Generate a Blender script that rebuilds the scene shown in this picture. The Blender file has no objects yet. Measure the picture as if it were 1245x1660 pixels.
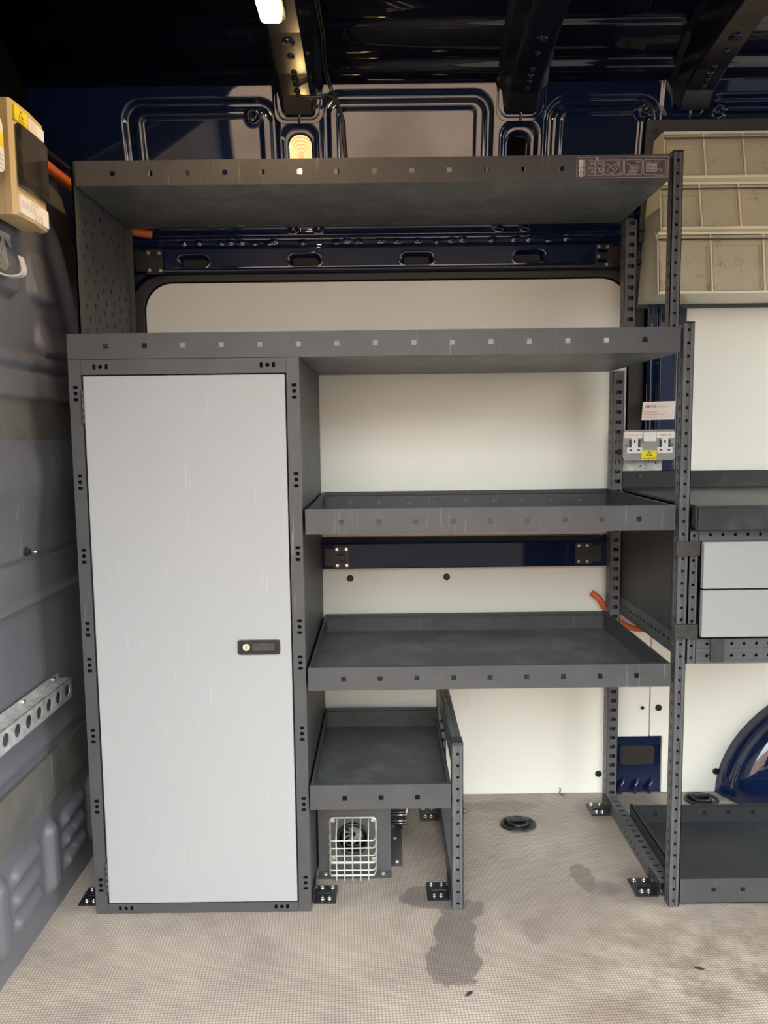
import bpy, math, random
import numpy as np
from mathutils import Vector, Matrix
from mathutils.geometry import tessellate_polygon

random.seed(7)
scene = bpy.context.scene
C = scene.collection

# ------------------------------------------------------------------ camera
IMG_W, IMG_H, FOCAL = 1245.0, 1660.0, 1250.0
CAM_Z, PITCH, ROLL = 1.06, math.atan(126.0 / 1250.0), 0.012
cam_data = bpy.data.cameras.new('camera')
cam_data.sensor_fit = 'VERTICAL'
cam_data.sensor_height = 36.0
cam_data.lens = 36.0 * FOCAL / IMG_H
cam_data.clip_start = 0.05
cam = bpy.data.objects.new('camera', cam_data)
C.objects.link(cam)
fw = Vector((0, math.cos(PITCH), -math.sin(PITCH)))
up0 = Vector((0, math.sin(PITCH), math.cos(PITCH)))
rt0 = Vector((1, 0, 0))
rt = math.cos(ROLL) * rt0 - math.sin(ROLL) * up0
up = math.sin(ROLL) * rt0 + math.cos(ROLL) * up0
cam.matrix_world = Matrix(((rt.x, up.x, -fw.x, 0), (rt.y, up.y, -fw.y, 0), (rt.z, up.z, -fw.z, CAM_Z), (0, 0, 0, 1)))
scene.camera = cam

# ------------------------------------------------------------------ sky and exposure
SKY_STRENGTH = 13.0
world = bpy.data.worlds.new('overcast_sky')
scene.world = world
world.use_nodes = True
wn = world.node_tree
bg = wn.nodes['Background']
# overcast sky: three times brighter overhead than at the horizon
wtc = wn.nodes.new('ShaderNodeTexCoord')
wsp = wn.nodes.new('ShaderNodeSeparateXYZ')
wn.links.new(wtc.outputs['Generated'], wsp.inputs[0])
wmr = wn.nodes.new('ShaderNodeMapRange')
wmr.inputs[1].default_value = 0.0
wmr.inputs[2].default_value = 1.0
wmr.inputs[3].default_value = SKY_STRENGTH * 0.55
wmr.inputs[4].default_value = SKY_STRENGTH * 1.15
wn.links.new(wsp.outputs[2], wmr.inputs[0])
bg.inputs['Color'].default_value = (0.90, 0.975, 1.0, 1)
wn.links.new(wmr.outputs[0], bg.inputs['Strength'])
scene.view_settings.view_transform = 'Standard'
scene.view_settings.look = 'None'
scene.view_settings.gamma = 1.0
scene.view_settings.use_curve_mapping = False
scene.view_settings.exposure = -0.18
LAMP_STRENGTH = 135.0
LAMP_COLOR = (1.0, 0.67, 0.33, 1)


# ------------------------------------------------------------------ materials
def mat(name, col, rough=0.5, metal=0.0, coat=0.0, spec=0.5, bump=None, var=None, scratch=0.0,
        scratch_col=(0.6, 0.6, 0.58), scratch_scale=9.0, dirt=None, ior=1.5, coat_ior=1.5):
    m = bpy.data.materials.new(name)
    m.use_nodes = True
    nt = m.node_tree
    N, L = nt.nodes, nt.links
    b = N['Principled BSDF']
    b.inputs['Roughness'].default_value = rough
    b.inputs['Metallic'].default_value = metal
    b.inputs['Coat Weight'].default_value = coat
    b.inputs['Coat Roughness'].default_value = 0.03
    b.inputs['Coat IOR'].default_value = coat_ior
    b.inputs['IOR'].default_value = ior
    b.inputs['Specular IOR Level'].default_value = spec
    b.inputs['Base Color'].default_value = (*col, 1)
    geo = N.new('ShaderNodeNewGeometry')
    src = None
    if var or scratch or dirt:
        rgb = N.new('ShaderNodeRGB')
        rgb.outputs[0].default_value = (*col, 1)
        src = rgb.outputs[0]
    if var:
        sc, amt = var
        n = N.new('ShaderNodeTexNoise')
        n.inputs['Scale'].default_value = sc
        n.inputs['Detail'].default_value = 5
        L.new(geo.outputs['Position'], n.inputs['Vector'])
        r = N.new('ShaderNodeMapRange')
        r.inputs[1].default_value = 0.3
        r.inputs[2].default_value = 0.7
        r.inputs[3].default_value = 1 - amt
        r.inputs[4].default_value = 1 + amt
        L.new(n.outputs['Fac'], r.inputs[0])
        mx = N.new('ShaderNodeVectorMath')
        mx.operation = 'SCALE'
        L.new(src, mx.inputs[0])
        L.new(r.outputs[0], mx.inputs['Scale'])
        src = mx.outputs[0]
    if dirt:
        sc, lo, hi, dcol = dirt
        n = N.new('ShaderNodeTexNoise')
        n.inputs['Scale'].default_value = sc
        n.inputs['Detail'].default_value = 8
        n.inputs['Roughness'].default_value = 0.7
        L.new(geo.outputs['Position'], n.inputs['Vector'])
        r = N.new('ShaderNodeMapRange')
        r.inputs[1].default_value = lo
        r.inputs[2].default_value = hi
        L.new(n.outputs['Fac'], r.inputs[0])
        mx = N.new('ShaderNodeMix')
        mx.data_type = 'RGBA'
        L.new(r.outputs[0], mx.inputs[0])
        L.new(src, mx.inputs[6])
        mx.inputs[7].default_value = (*dcol, 1)
        src = mx.outputs[2]
    if scratch:
        # thin broken scratches: two stretched noises, cut by a coarse patch noise
        tot = None
        for k, rot in enumerate(((0.0, 1.05, 0.0), (0.0, -0.55, 0.0))):
            mp = N.new('ShaderNodeMapping')
            mp.inputs['Rotation'].default_value = rot
            mp.inputs['Scale'].default_value = (scratch_scale * 14, scratch_scale * 14, scratch_scale * 0.55)
            L.new(geo.outputs['Position'], mp.inputs['Vector'])
            n = N.new('ShaderNodeTexNoise')
            n.inputs['Scale'].default_value = 1.0
            n.inputs['Detail'].default_value = 2
            L.new(mp.outputs[0], n.inputs['Vector'])
            r = N.new('ShaderNodeMapRange')
            r.inputs[1].default_value = 0.66
            r.inputs[2].default_value = 0.72
            L.new(n.outputs['Fac'], r.inputs[0])
            if tot is None:
                tot = r.outputs[0]
            else:
                a = N.new('ShaderNodeMath')
                a.operation = 'MAXIMUM'
                L.new(tot, a.inputs[0])
                L.new(r.outputs[0], a.inputs[1])
                tot = a.outputs[0]
        pn = N.new('ShaderNodeTexNoise')
        pn.inputs['Scale'].default_value = scratch_scale
        L.new(geo.outputs['Position'], pn.inputs['Vector'])
        pr = N.new('ShaderNodeMapRange')
        pr.inputs[1].default_value = 0.5
        pr.inputs[2].default_value = 0.65
        pr.inputs[4].default_value = scratch
        L.new(pn.outputs['Fac'], pr.inputs[0])
        a = N.new('ShaderNodeMath')
        a.operation = 'MULTIPLY'
        L.new(tot, a.inputs[0])
        L.new(pr.outputs[0], a.inputs[1])
        mx = N.new('ShaderNodeMix')
        mx.data_type = 'RGBA'
        L.new(a.outputs[0], mx.inputs[0])
        L.new(src, mx.inputs[6])
        mx.inputs[7].default_value = (*scratch_col, 1)
        src = mx.outputs[2]
    if src is not None:
        L.new(src, b.inputs['Base Color'])
    if bump:
        sc, st = bump
        n = N.new('ShaderNodeTexNoise')
        n.inputs['Scale'].default_value = sc
        n.inputs['Detail'].default_value = 3
        L.new(geo.outputs['Position'], n.inputs['Vector'])
        bp = N.new('ShaderNodeBump')
        bp.inputs['Strength'].default_value = st
        bp.inputs['Distance'].default_value = 0.002
        L.new(n.outputs['Fac'], bp.inputs['Height'])
        L.new(bp.outputs[0], b.inputs['Normal'])
    return m


def emit(name, col, strength):
    m = bpy.data.materials.new(name)
    m.use_nodes = True
    b = m.node_tree.nodes['Principled BSDF']
    b.inputs['Base Color'].default_value = (0.8, 0.75, 0.65, 1)
    b.inputs['Emission Color'].default_value = col
    b.inputs['Emission Strength'].default_value = strength
    return m


M = {}
M['rack'] = mat('grey_powder_coat', (0.070, 0.070, 0.073), 0.42, spec=0.45, bump=(900, 0.12), var=(14, 0.10),
                scratch=0.25, scratch_col=(0.42, 0.42, 0.41), scratch_scale=9)
M['rack_dark'] = mat('dark_grey_powder_coat', (0.048, 0.047, 0.047), 0.5, bump=(900, 0.1), var=(10, 0.15),
                     scratch=0.25, scratch_col=(0.3, 0.3, 0.3), scratch_scale=6)
M['tray'] = mat('worn_tray_sheet', (0.088, 0.092, 0.098), 0.42, bump=(700, 0.08), var=(7, 0.22),
                dirt=(10, 0.47, 0.78, (0.2, 0.2, 0.2)), scratch=0.5, scratch_col=(0.3, 0.3, 0.3), scratch_scale=6)
M['ftray'] = mat('tray_sheet_in_shade', (0.028, 0.029, 0.031), 0.6, spec=0.3, bump=(700, .1), var=(8, .2), scratch=.5, scratch_col=(.15, .15, .15), scratch_scale=5)  # tray sheet coloured darker to stand for the shading inside
M['post'] = mat('post_powder_coat', (0.105, 0.106, 0.112), 0.4, bump=(900, 0.1), var=(20, 0.12),
                scratch=0.6, scratch_col=(0.4, 0.4, 0.4), scratch_scale=10)
M['bench'] = mat('bench_rubber', (0.030, 0.030, 0.031), 0.42, bump=(300, 0.15), var=(6, 0.2),
                 dirt=(4, 0.5, 0.85, (0.16, 0.155, 0.145)))
M['door'] = mat('white_laminate_door', (0.385, 0.388, 0.396), 0.45, var=(2.5, 0.015), scratch=0.16,
                scratch_col=(0.7, 0.7, 0.7), scratch_scale=11)
M['drawer'] = mat('pale_grey_laminate', (0.35, 0.352, 0.355), 0.42, var=(3, 0.02))
M['board'] = mat('cream_lining_board', (0.885, 0.885, 0.80), 0.5, var=(2.2, 0.03),
                 dirt=(7, 0.68, 0.9, (0.5, 0.46, 0.38)))
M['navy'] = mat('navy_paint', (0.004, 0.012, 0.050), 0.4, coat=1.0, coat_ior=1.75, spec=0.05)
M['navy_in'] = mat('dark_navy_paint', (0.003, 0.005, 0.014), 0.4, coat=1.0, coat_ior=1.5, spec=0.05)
M['navy_low'] = mat('navy_paint_reflection_cut', (0.004, 0.012, 0.050), 0.4, coat=0.5, coat_ior=1.5, spec=0.05)  # same navy, coat weakened so the waist rail's reflection stays dark
M['bow'] = mat('hazed_navy_paint', (0.006, 0.007, 0.014), 0.4, coat=1.0, coat_ior=1.8, spec=0.1)
M['bow'].node_tree.nodes['Principled BSDF'].inputs['Coat Roughness'].default_value = 0.22
M['bulk'] = mat('grey_bulkhead_paint', (0.120, 0.119, 0.134), 0.38, spec=0.5, bump=(400, 0.05), var=(5, 0.10),
                scratch=0.4, scratch_col=(0.45, 0.42, 0.42), scratch_scale=5)
M['rubstrip'] = mat('scuffed_rub_strip', (0.105, 0.10, 0.088), 0.55, bump=(200, 0.2), var=(12, 0.25),
                    dirt=(16, 0.6, 0.8, (0.05, 0.046, 0.04)), scratch=0.7, scratch_col=(0.35, 0.33, 0.3), scratch_scale=6)
M['black'] = mat('black_plastic', (0.012, 0.012, 0.012), 0.4)
M['blacksteel'] = mat('black_steel', (0.018, 0.018, 0.019), 0.35, var=(60, 0.3), bump=(500, .1))
M['seal'] = mat('rubber_seal', (0.035, 0.036, 0.038), 0.55)
M['clip'] = mat('black_clip_plastic', (0.045, 0.044, 0.043), 0.45, var=(50, 0.3), bump=(200, .2))
M['chrome'] = mat('bright_zinc', (0.75, 0.75, 0.73), 0.25, metal=1.0)
M['galv'] = mat('galvanised_steel', (0.62, 0.63, 0.62), 0.42, metal=0.75, var=(60, 0.25))
M['hinge'] = mat('dull_steel', (0.13, 0.13, 0.13), 0.4, metal=0.8)
M['brass'] = mat('brass_cylinder', (0.85, 0.75, 0.52), 0.3, metal=0.7)
M['cream'] = mat('cream_plastic', (0.60, 0.44, 0.22), 0.4)  # the lamplight's orange is put into this base colour
M['creamlight'] = mat('cream_bin_plastic', (0.92, 0.87, 0.68), 0.4, var=(8, .05))
M['whitep'] = mat('white_plastic', (0.8, 0.79, 0.75), 0.35)
M['paper'] = mat('white_paper', (0.85, 0.81, 0.75), 0.55)
M['yellow'] = mat('yellow_label', (0.85, 0.68, 0.02), 0.45)
M['red'] = mat('red_print', (0.62, 0.13, 0.11), 0.6)
M['redglare'] = mat('red_print_glare_tint', (0.74, 0.45, 0.40), 0.6)  # red print paled in colour where glare washes it out
M['ink'] = mat('black_print', (0.03, 0.03, 0.03), 0.6)
M['inkgrey'] = mat('grey_print', (0.32, 0.28, 0.24), 0.6)
M['smoked'] = mat('smoked_plastic', (0.03, 0.025, 0.018), 0.08, spec=0.7, var=(25, .5))
M['grey_box'] = mat('grey_metal_box', (0.30, 0.305, 0.30), 0.4, var=(30, .06))
M['orange'] = mat('orange_conduit', (0.62, 0.13, 0.035), 0.4)
M['heater'] = mat('heater_casing', (0.082, 0.082, 0.085), 0.5, bump=(500, .1), var=(12, .15))
M['rotor'] = mat('fan_rotor', (0.22, 0.22, 0.21), 0.5)
M['wire'] = mat('grille_wire', (0.72, 0.70, 0.64), 0.35, metal=0.35)
M['sticker'] = mat('purple_grey_sticker', (0.10, 0.075, 0.085), 0.35)
M['stline'] = mat('sticker_line', (0.72, 0.68, 0.64), 0.5)
M['hookp'] = mat('white_coated_hook', (0.62, 0.61, 0.58), 0.35)
M['lamp'] = emit('lit_lamp_lens', LAMP_COLOR, LAMP_STRENGTH)
M['lamplow'] = emit('dim_lamp_lens', (1.0, 0.50, 0.13, 1), 0.55)
M['lamprib'] = emit('lamp_lens_rib', (1.0, 0.62, 0.25, 1), 1.6)
M['lampspot'] = emit('lamp_bulb', (1.0, 0.66, 0.26, 1), 70.0)
M['building'] = mat('sandstone_render', (0.66, 0.43, 0.29), 0.9, var=(0.8, 0.25))
M['ground'] = mat('outdoor_paving', (0.085, 0.072, 0.062), 0.9, var=(1.2, 0.15))
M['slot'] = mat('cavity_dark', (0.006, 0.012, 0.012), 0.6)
M['blank'] = mat('brown_bitumen_pad', (0.022, 0.020, 0.016), 0.6, var=(40, .3))
M['shade_black'] = mat('painted_shade_black', (0.006, 0.006, 0.007), 1.0, spec=0.0)  # matte black that stands in for shade in holes and recesses
M['tape'] = mat('pale_metal_strip', (0.42, 0.41, 0.38), 0.4, metal=0.4)


def bin_material():
    m = bpy.data.materials.new('cloudy_clear_plastic')
    m.use_nodes = True
    nt = m.node_tree
    N, L = nt.nodes, nt.links
    b = N['Principled BSDF']
    b.inputs['Base Color'].default_value = (0.60, 0.55, 0.43, 1)
    b.inputs['Roughness'].default_value = 0.22
    geo = N.new('ShaderNodeNewGeometry')
    n = N.new('ShaderNodeTexNoise')
    n.inputs['Scale'].default_value = 26
    n.inputs['Detail'].default_value = 8
    n.inputs['Roughness'].default_value = 0.75
    L.new(geo.outputs['Position'], n.inputs['Vector'])
    r = N.new('ShaderNodeMapRange')
    r.inputs[1].default_value = 0.55
    r.inputs[2].default_value = 0.78
    L.new(n.outputs['Fac'], r.inputs[0])
    mx = N.new('ShaderNodeMix')
    mx.data_type = 'RGBA'
    L.new(r.outputs[0], mx.inputs[0])
    mx.inputs[6].default_value = (0.86, 0.79, 0.60, 1)
    mx.inputs[7].default_value = (0.30, 0.25, 0.16, 1)
    L.new(mx.outputs[2], b.inputs['Base Color'])
    tr = N.new('ShaderNodeBsdfTransparent')
    tr.inputs[0].default_value = (0.97, 0.95, 0.88, 1)
    ms = N.new('ShaderNodeMixShader')
    ms.inputs[0].default_value = 0.55
    L.new(tr.outputs[0], ms.inputs[1])
    L.new(b.outputs[0], ms.inputs[2])
    L.new(ms.outputs[0], N['Material Output'].inputs['Surface'])
    return m


M['bin'] = bin_material()


def floor_material():
    m = bpy.data.materials.new('woven_floor_mat')
    m.use_nodes = True
    nt = m.node_tree
    N, L = nt.nodes, nt.links
    b = N['Principled BSDF']
    b.inputs['Roughness'].default_value = 0.45
    b.inputs['Specular IOR Level'].default_value = 0.4
    geo = N.new('ShaderNodeNewGeometry')
    P = geo.outputs['Position']

    def math_(op, a, bb=None, cc=None):
        n = N.new('ShaderNodeMath')
        n.operation = op
        for i, v in enumerate((a, bb, cc)):
            if v is None:
                continue
            if isinstance(v, (int, float)):
                n.inputs[i].default_value = v
            else:
                L.new(v, n.inputs[i])
        return n.outputs[0]

    def noise(scale, detail=4, rough=0.6, vec=None):
        n = N.new('ShaderNodeTexNoise')
        n.inputs['Scale'].default_value = scale
        n.inputs['Detail'].default_value = detail
        n.inputs['Roughness'].default_value = rough
        L.new(vec or P, n.inputs['Vector'])
        return n

    def mapr(v, a, bb, c=0.0, d=1.0):
        r = N.new('ShaderNodeMapRange')
        r.interpolation_type = 'SMOOTHSTEP'
        r.inputs[1].default_value = a
        r.inputs[2].default_value = bb
        r.inputs[3].default_value = c
        r.inputs[4].default_value = d
        L.new(v, r.inputs[0])
        return r.outputs[0]

    def mix(f, a, bb):
        x = N.new('ShaderNodeMix')
        x.data_type = 'RGBA'
        if isinstance(f, float):
            x.inputs[0].default_value = f
        else:
            L.new(f, x.inputs[0])
        for i, v in ((6, a), (7, bb)):
            if isinstance(v, tuple):
                x.inputs[i].default_value = (*v, 1)
            else:
                L.new(v, x.inputs[i])
        return x.outputs[2]

    # weave: rows of small raised pellets, offset every other row
    sep = N.new('ShaderNodeSeparateXYZ')
    L.new(P, sep.inputs[0])
    k = 2 * math.pi / 0.0066
    wx = math_('SINE', math_('MULTIPLY', math_('ADD', sep.outputs[0], math_('MULTIPLY', sep.outputs[1], 0.06)), k))
    wy = math_('SINE', math_('MULTIPLY', math_('SUBTRACT', sep.outputs[1], math_('MULTIPLY', sep.outputs[0], 0.06)), k))
    weave = mapr(math_('MULTIPLY', math_('ADD', wx, 1.0), math_('ADD', wy, 1.0)), 0.1, 1.6)
    big = noise(2.3, 6, 0.62)
    col = mix(mapr(big.outputs['Fac'], 0.35, 0.68), (0.38, 0.308, 0.262), (0.51, 0.428, 0.355))
    mid = noise(5.5, 7, 0.65)
    col = mix(mapr(mid.outputs['Fac'], 0.46, 0.66, 0, 0.5), col, (0.30, 0.245, 0.215))
    fine = noise(24, 5, 0.7)
    col = mix(mapr(fine.outputs['Fac'], 0.62, 0.78, 0, 0.30), col, (0.30, 0.25, 0.21))
    # damp patches with ragged edges
    nz = noise(26, 8, 0.72)
    off = N.new('ShaderNodeVectorMath')
    off.operation = 'SUBTRACT'
    L.new(nz.outputs['Color'], off.inputs[0])
    off.inputs[1].default_value = (0.5, 0.5, 0.5)
    sc = N.new('ShaderNodeVectorMath')
    sc.operation = 'SCALE'
    L.new(off.outputs[0], sc.inputs[0])
    sc.inputs['Scale'].default_value = 0.060
    ad = N.new('ShaderNodeVectorMath')
    ad.operation = 'ADD'
    L.new(P, ad.inputs[0])
    L.new(sc.outputs[0], ad.inputs[1])
    stains = [(0.128, 1.452, 0.058, 0.066, 1.0), (0.140, 1.545, 0.046, 0.075, 1.0), (0.165, 1.625, 0.05, 0.045, 0.9),
              (0.085, 1.672, 0.055, 0.045, 0.8), (0.466, 1.748, 0.026, 0.062, 0.75), (0.505, 1.700, 0.05, 0.03, 0.5),
              (0.33, 2.105, 0.10, 0.04, 0.6), (0.20, 2.10, 0.05, 0.05, 0.6), (0.70, 2.12, 0.09, 0.05, 0.7),
              (0.60, 1.72, 0.06, 0.06, 0.45), (0.585, 2.07, 0.06, 0.07, 0.5), (0.31, 1.55, 0.03, 0.05, 0.4),
              (0.72, 1.60, 0.10, 0.03, 0.4)]
    tot = None
    for (cx, cy, rx, ry, st) in stains:
        s1 = N.new('ShaderNodeVectorMath')
        s1.operation = 'SUBTRACT'
        L.new(ad.outputs[0], s1.inputs[0])
        s1.inputs[1].default_value = (cx, cy, 0)
        s2 = N.new('ShaderNodeVectorMath')
        s2.operation = 'MULTIPLY'
        L.new(s1.outputs[0], s2.inputs[0])
        s2.inputs[1].default_value = (1 / rx, 1 / ry, 0)
        s3 = N.new('ShaderNodeVectorMath')
        s3.operation = 'LENGTH'
        L.new(s2.outputs[0], s3.inputs[0])
        f = mapr(s3.outputs['Value'], 1.04, 0.93, 0, st) if st > .7 else mapr(s3.outputs['Value'], 1.2, 0.6, 0, st)
        tot = f if tot is None else math_('MAXIMUM', tot, f)
    col = mix(math_('MULTIPLY', tot, 0.95), col, (0.205, 0.172, 0.15))
    # brown grime by the doorway
    s1 = N.new('ShaderNodeVectorMath')
    s1.operation = 'DISTANCE'
    L.new(P, s1.inputs[0])
    s1.inputs[1].default_value = (0.72, 1.30, 0)
    gr = math_('MULTIPLY', mapr(s1.outputs['Value'], 0.62, 0.12), mapr(noise(7, 6, .7).outputs['Fac'], .40, .62))
    col = mix(math_('MULTIPLY', gr, 0.75), col, (0.21, 0.145, 0.095))
    # joints of the weave show darker
    dk = N.new('ShaderNodeMix')
    dk.data_type = 'RGBA'
    dk.blend_type = 'MULTIPLY'
    dk.inputs[0].default_value = 1.0
    L.new(col, dk.inputs[6])
    cv = N.new('ShaderNodeCombineXYZ')
    wv = mapr(weave, 0, 1, 0.68, 1.10)
    for i in range(3):
        L.new(wv, cv.inputs[i])
    L.new(cv.outputs[0], dk.inputs[7])
    L.new(dk.outputs[2], b.inputs['Base Color'])
    bp = N.new('ShaderNodeBump')
    bp.inputs['Strength'].default_value = 0.5
    bp.inputs['Distance'].default_value = 0.0012
    L.new(weave, bp.inputs['Height'])
    L.new(bp.outputs[0], b.inputs['Normal'])
    return m


M['floor'] = floor_material()


# ------------------------------------------------------------------ mesh helpers
class MB:
    def __init__(self):
        self.v, self.f, self.sm = [], [], []

    def add(self, vs, fs, smooth=False):
        o = len(self.v)
        self.v += [tuple(p) for p in vs]
        self.f += [tuple(i + o for i in f) for f in fs]
        self.sm += [smooth] * len(fs)
        return self

    def box(self, x0, x1, y0, y1, z0, z1):
        vs = [(x0, y0, z0), (x1, y0, z0), (x1, y1, z0), (x0, y1, z0), (x0, y0, z1), (x1, y0, z1), (x1, y1, z1), (x0, y1, z1)]
        return self.add(vs, [(0, 3, 2, 1), (4, 5, 6, 7), (0, 1, 5, 4), (1, 2, 6, 5), (2, 3, 7, 6), (3, 0, 4, 7)])

    def prism(self, pts, org, U, V, W, t, smooth=False):
        """polygon pts (u, v) extruded by W*t, convex or not"""
        return self.plate(pts, [], org, U, V, W, t)

    def plate(self, outer, holes, org, U, V, W, t, smooth=False):
        org, U, V, W = Vector(org), Vector(U), Vector(V), Vector(W)
        loops = [list(outer)] + [list(h) for h in holes]
        flat = [p for lp in loops for p in lp]
        tris2d = []          # list of 2-D polygons covering the sheet

        def tess(o, hs):
            lps = [o] + hs
            fl_ = [p for lp in lps for p in lp]
            for tr in tessellate_polygon([[Vector((p[0] * 1000, p[1] * 1000, 0)) for p in lp] for lp in lps]):
                tris2d.append([fl_[i] for i in tr])

        def cut(u0, u1, v0, v1, hs):
            if not hs:
                tris2d.append(rect(u0, u1, v0, v1))
                return
            if len(hs) == 1:
                tess(rect(u0, u1, v0, v1), [hs[0][0]])
                return
            for ax in ((0, 1) if (u1 - u0) > (v1 - v0) else (1, 0)):
                iv = sorted(hs, key=lambda h: h[1][ax])
                best, reach = None, -1e9
                for i in range(len(iv) - 1):
                    reach = max(reach, iv[i][2][ax])
                    nx = iv[i + 1][1][ax]
                    if nx > reach + 1e-6 and (best is None or abs(i + 1 - len(iv) / 2) < abs(best[0] - len(iv) / 2)):
                        best = (i + 1, (reach + nx) / 2)
                if best:
                    k, c = best
                    if ax == 0:
                        cut(u0, c, v0, v1, iv[:k])
                        cut(c, u1, v0, v1, iv[k:])
                    else:
                        cut(u0, u1, v0, c, iv[:k])
                        cut(u0, u1, c, v1, iv[k:])
                    return
            tess(rect(u0, u1, v0, v1), [h[0] for h in hs])

        us_, vs_ = sorted({p[0] for p in outer}), sorted({p[1] for p in outer})
        if len(outer) == 4 and len(us_) == 2 and len(vs_) == 2:
            hh = [(list(h), (min(p[0] for p in h), min(p[1] for p in h)), (max(p[0] for p in h), max(p[1] for p in h))) for h in holes]
            cut(us_[0], us_[1], vs_[0], vs_[1], hh)
        else:
            tess(list(outer), [list(h) for h in holes])
        P3 = lambda p: org + U * p[0] + V * p[1]
        idx, vs, fs = {}, [], []

        def vid(p, back):
            key = (round(p[0], 7), round(p[1], 7), back)
            if key not in idx:
                idx[key] = len(vs)
                vs.append(P3(p) + (W * t if back else Vector((0, 0, 0))))
            return idx[key]
        for poly in tris2d:
            fs.append(tuple(vid(p, 0) for p in poly))
            fs.append(tuple(vid(p, 1) for p in reversed(poly)))
        for lp in loops:
            m = len(lp)
            for i in range(m):
                p, q = lp[i], lp[(i + 1) % m]
                fs.append((vid(p, 0), vid(q, 0), vid(q, 1), vid(p, 1)))
        return self.add(vs, fs, smooth)

    def cyl(self, c, axis, r, h, n=16, r2=None, smooth=True):
        c, a = Vector(c), Vector(axis).normalized()
        r2 = r if r2 is None else r2
        t = a.orthogonal().normalized()
        s = a.cross(t)
        vs = []
        for rr, hh in ((r, 0), (r2, h)):
            for i in range(n):
                an = 2 * math.pi * i / n
                vs.append(c + a * hh + (t * math.cos(an) + s * math.sin(an)) * rr)
        o = len(self.v)
        self.add(vs, [(i, (i + 1) % n, n + (i + 1) % n, n + i) for i in range(n)], smooth)
        self.add([], [], False)
        self.f += [tuple(o + i for i in reversed(range(n))), tuple(o + n + i for i in range(n))]
        self.sm += [False, False]
        return self

    def tube(self, pts, r, n=8, closed=False, rfun=None):
        pts = [Vector(p) for p in pts]
        m = len(pts)
        vs, prev = [], None
        for i, p in enumerate(pts):
            if closed:
                d = pts[(i + 1) % m] - pts[i - 1]
            else:
                d = pts[min(i + 1, m - 1)] - pts[max(i - 1, 0)]
            d.normalize()
            if prev is None:
                t = d.orthogonal().normalized()
            else:
                t = (prev - d * prev.dot(d))
                t = t.normalized() if t.length > 1e-6 else d.orthogonal().normalized()
            prev = t
            s = d.cross(t)
            rr = r if rfun is None else rfun(i)
            for k in range(n):
                an = 2 * math.pi * k / n
                vs.append(p + (t * math.cos(an) + s * math.sin(an)) * rr)
        fs = []
        for i in range(m if closed else m - 1):
            j = (i + 1) % m
            for k in range(n):
                fs.append((i * n + k, i * n + (k + 1) % n, j * n + (k + 1) % n, j * n + k))
        o = len(self.v)
        self.add(vs, fs, True)
        if not closed:
            self.f += [tuple(o + k for k in reversed(range(n))), tuple(o + (m - 1) * n + k for k in range(n))]
            self.sm += [False, False]
        return self

    def mesh(self, name, off=(0, 0, 0)):
        me = bpy.data.meshes.new(name)
        ox, oy, oz = off
        me.from_pydata([(x - ox, y - oy, z - oz) for x, y, z in self.v], [], self.f)
        me.polygons.foreach_set('use_smooth', self.sm)
        me.update()
        import bmesh
        bm = bmesh.new()
        bm.from_mesh(me)
        bmesh.ops.recalc_face_normals(bm, faces=bm.faces)
        bm.to_mesh(me)
        bm.free()
        return me

    def build(self, name, m, parent=None, bevel=0.0):
        off = root_loc(parent) if parent else (0, 0, 0)
        me = self.mesh(name, off)
        me.materials.append(M[m])
        o = bpy.data.objects.new(name, me)
        C.objects.link(o)
        if parent:
            o.parent = parent
        if bevel:
            b = o.modifiers.new('bevel', 'BEVEL')
            b.width = bevel
            b.segments = 2
            b.limit_method = 'ANGLE'
            b.angle_limit = math.radians(50)
        return o


def root_loc(o):
    while o.parent:
        o = o.parent
    return tuple(o.location) if o.type == 'EMPTY' else (0, 0, 0)


def tag(o, label, cat=None, group=None, kind=None):
    o['label'] = label
    if cat:
        o['category'] = cat
    if group:
        o['group'] = group
    if kind:
        o['kind'] = kind
    return o


def thing(name, loc, label, cat, group=None):
    o = bpy.data.objects.new(name, None)
    o.empty_display_size = 0.05
    C.objects.link(o)
    o.location = loc
    return tag(o, label, cat, group)


def inst(name, me, m, parent, loc, rot=None):
    """a part that shares its mesh with alike parts; loc in world"""
    if not me.materials:
        me.materials.append(M[m])
    o = bpy.data.objects.new(name, me)
    C.objects.link(o)
    r = root_loc(parent)
    o.parent = parent
    o.location = (loc[0] - r[0], loc[1] - r[1], loc[2] - r[2])
    if rot:
        o.rotation_euler = rot
    return o


X_, Y_, Z_ = (1, 0, 0), (0, 1, 0), (0, 0, 1)


def rect(u0, u1, v0, v1):
    return [(u0, v0), (u1, v0), (u1, v1), (u0, v1)]


def crect(u, v, w, h):
    return rect(u - w / 2, u + w / 2, v - h / 2, v + h / 2)


def circ(u, v, r, n=12):
    return [(u + r * math.cos(2 * math.pi * i / n), v + r * math.sin(2 * math.pi * i / n)) for i in range(n)]


def rrect(u0, u1, v0, v1, r, n=6):
    pts = []
    for cx, cy, a0 in ((u1 - r, v0 + r, -90), (u1 - r, v1 - r, 0), (u0 + r, v1 - r, 90), (u0 + r, v0 + r, 180)):
        for i in range(n + 1):
            a = math.radians(a0 + 90 * i / n)
            pts.append((cx + r * math.cos(a), cy + r * math.sin(a)))
    return pts


def arc_pts(points, n=8):
    """Catmull-Rom through points"""
    P = [Vector(p) for p in points]
    out = []
    for i in range(len(P) - 1):
        p0, p1, p2, p3 = P[max(i - 1, 0)], P[i], P[i + 1], P[min(i + 2, len(P) - 1)]
        for k in range(n):
            t = k / n
            out.append(0.5 * ((2 * p1) + (p2 - p0) * t + (2 * p0 - 5 * p1 + 4 * p2 - p3) * t * t + (3 * p1 - p0 - 3 * p2 + p3) * t ** 3))
    out.append(P[-1])
    return out


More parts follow.
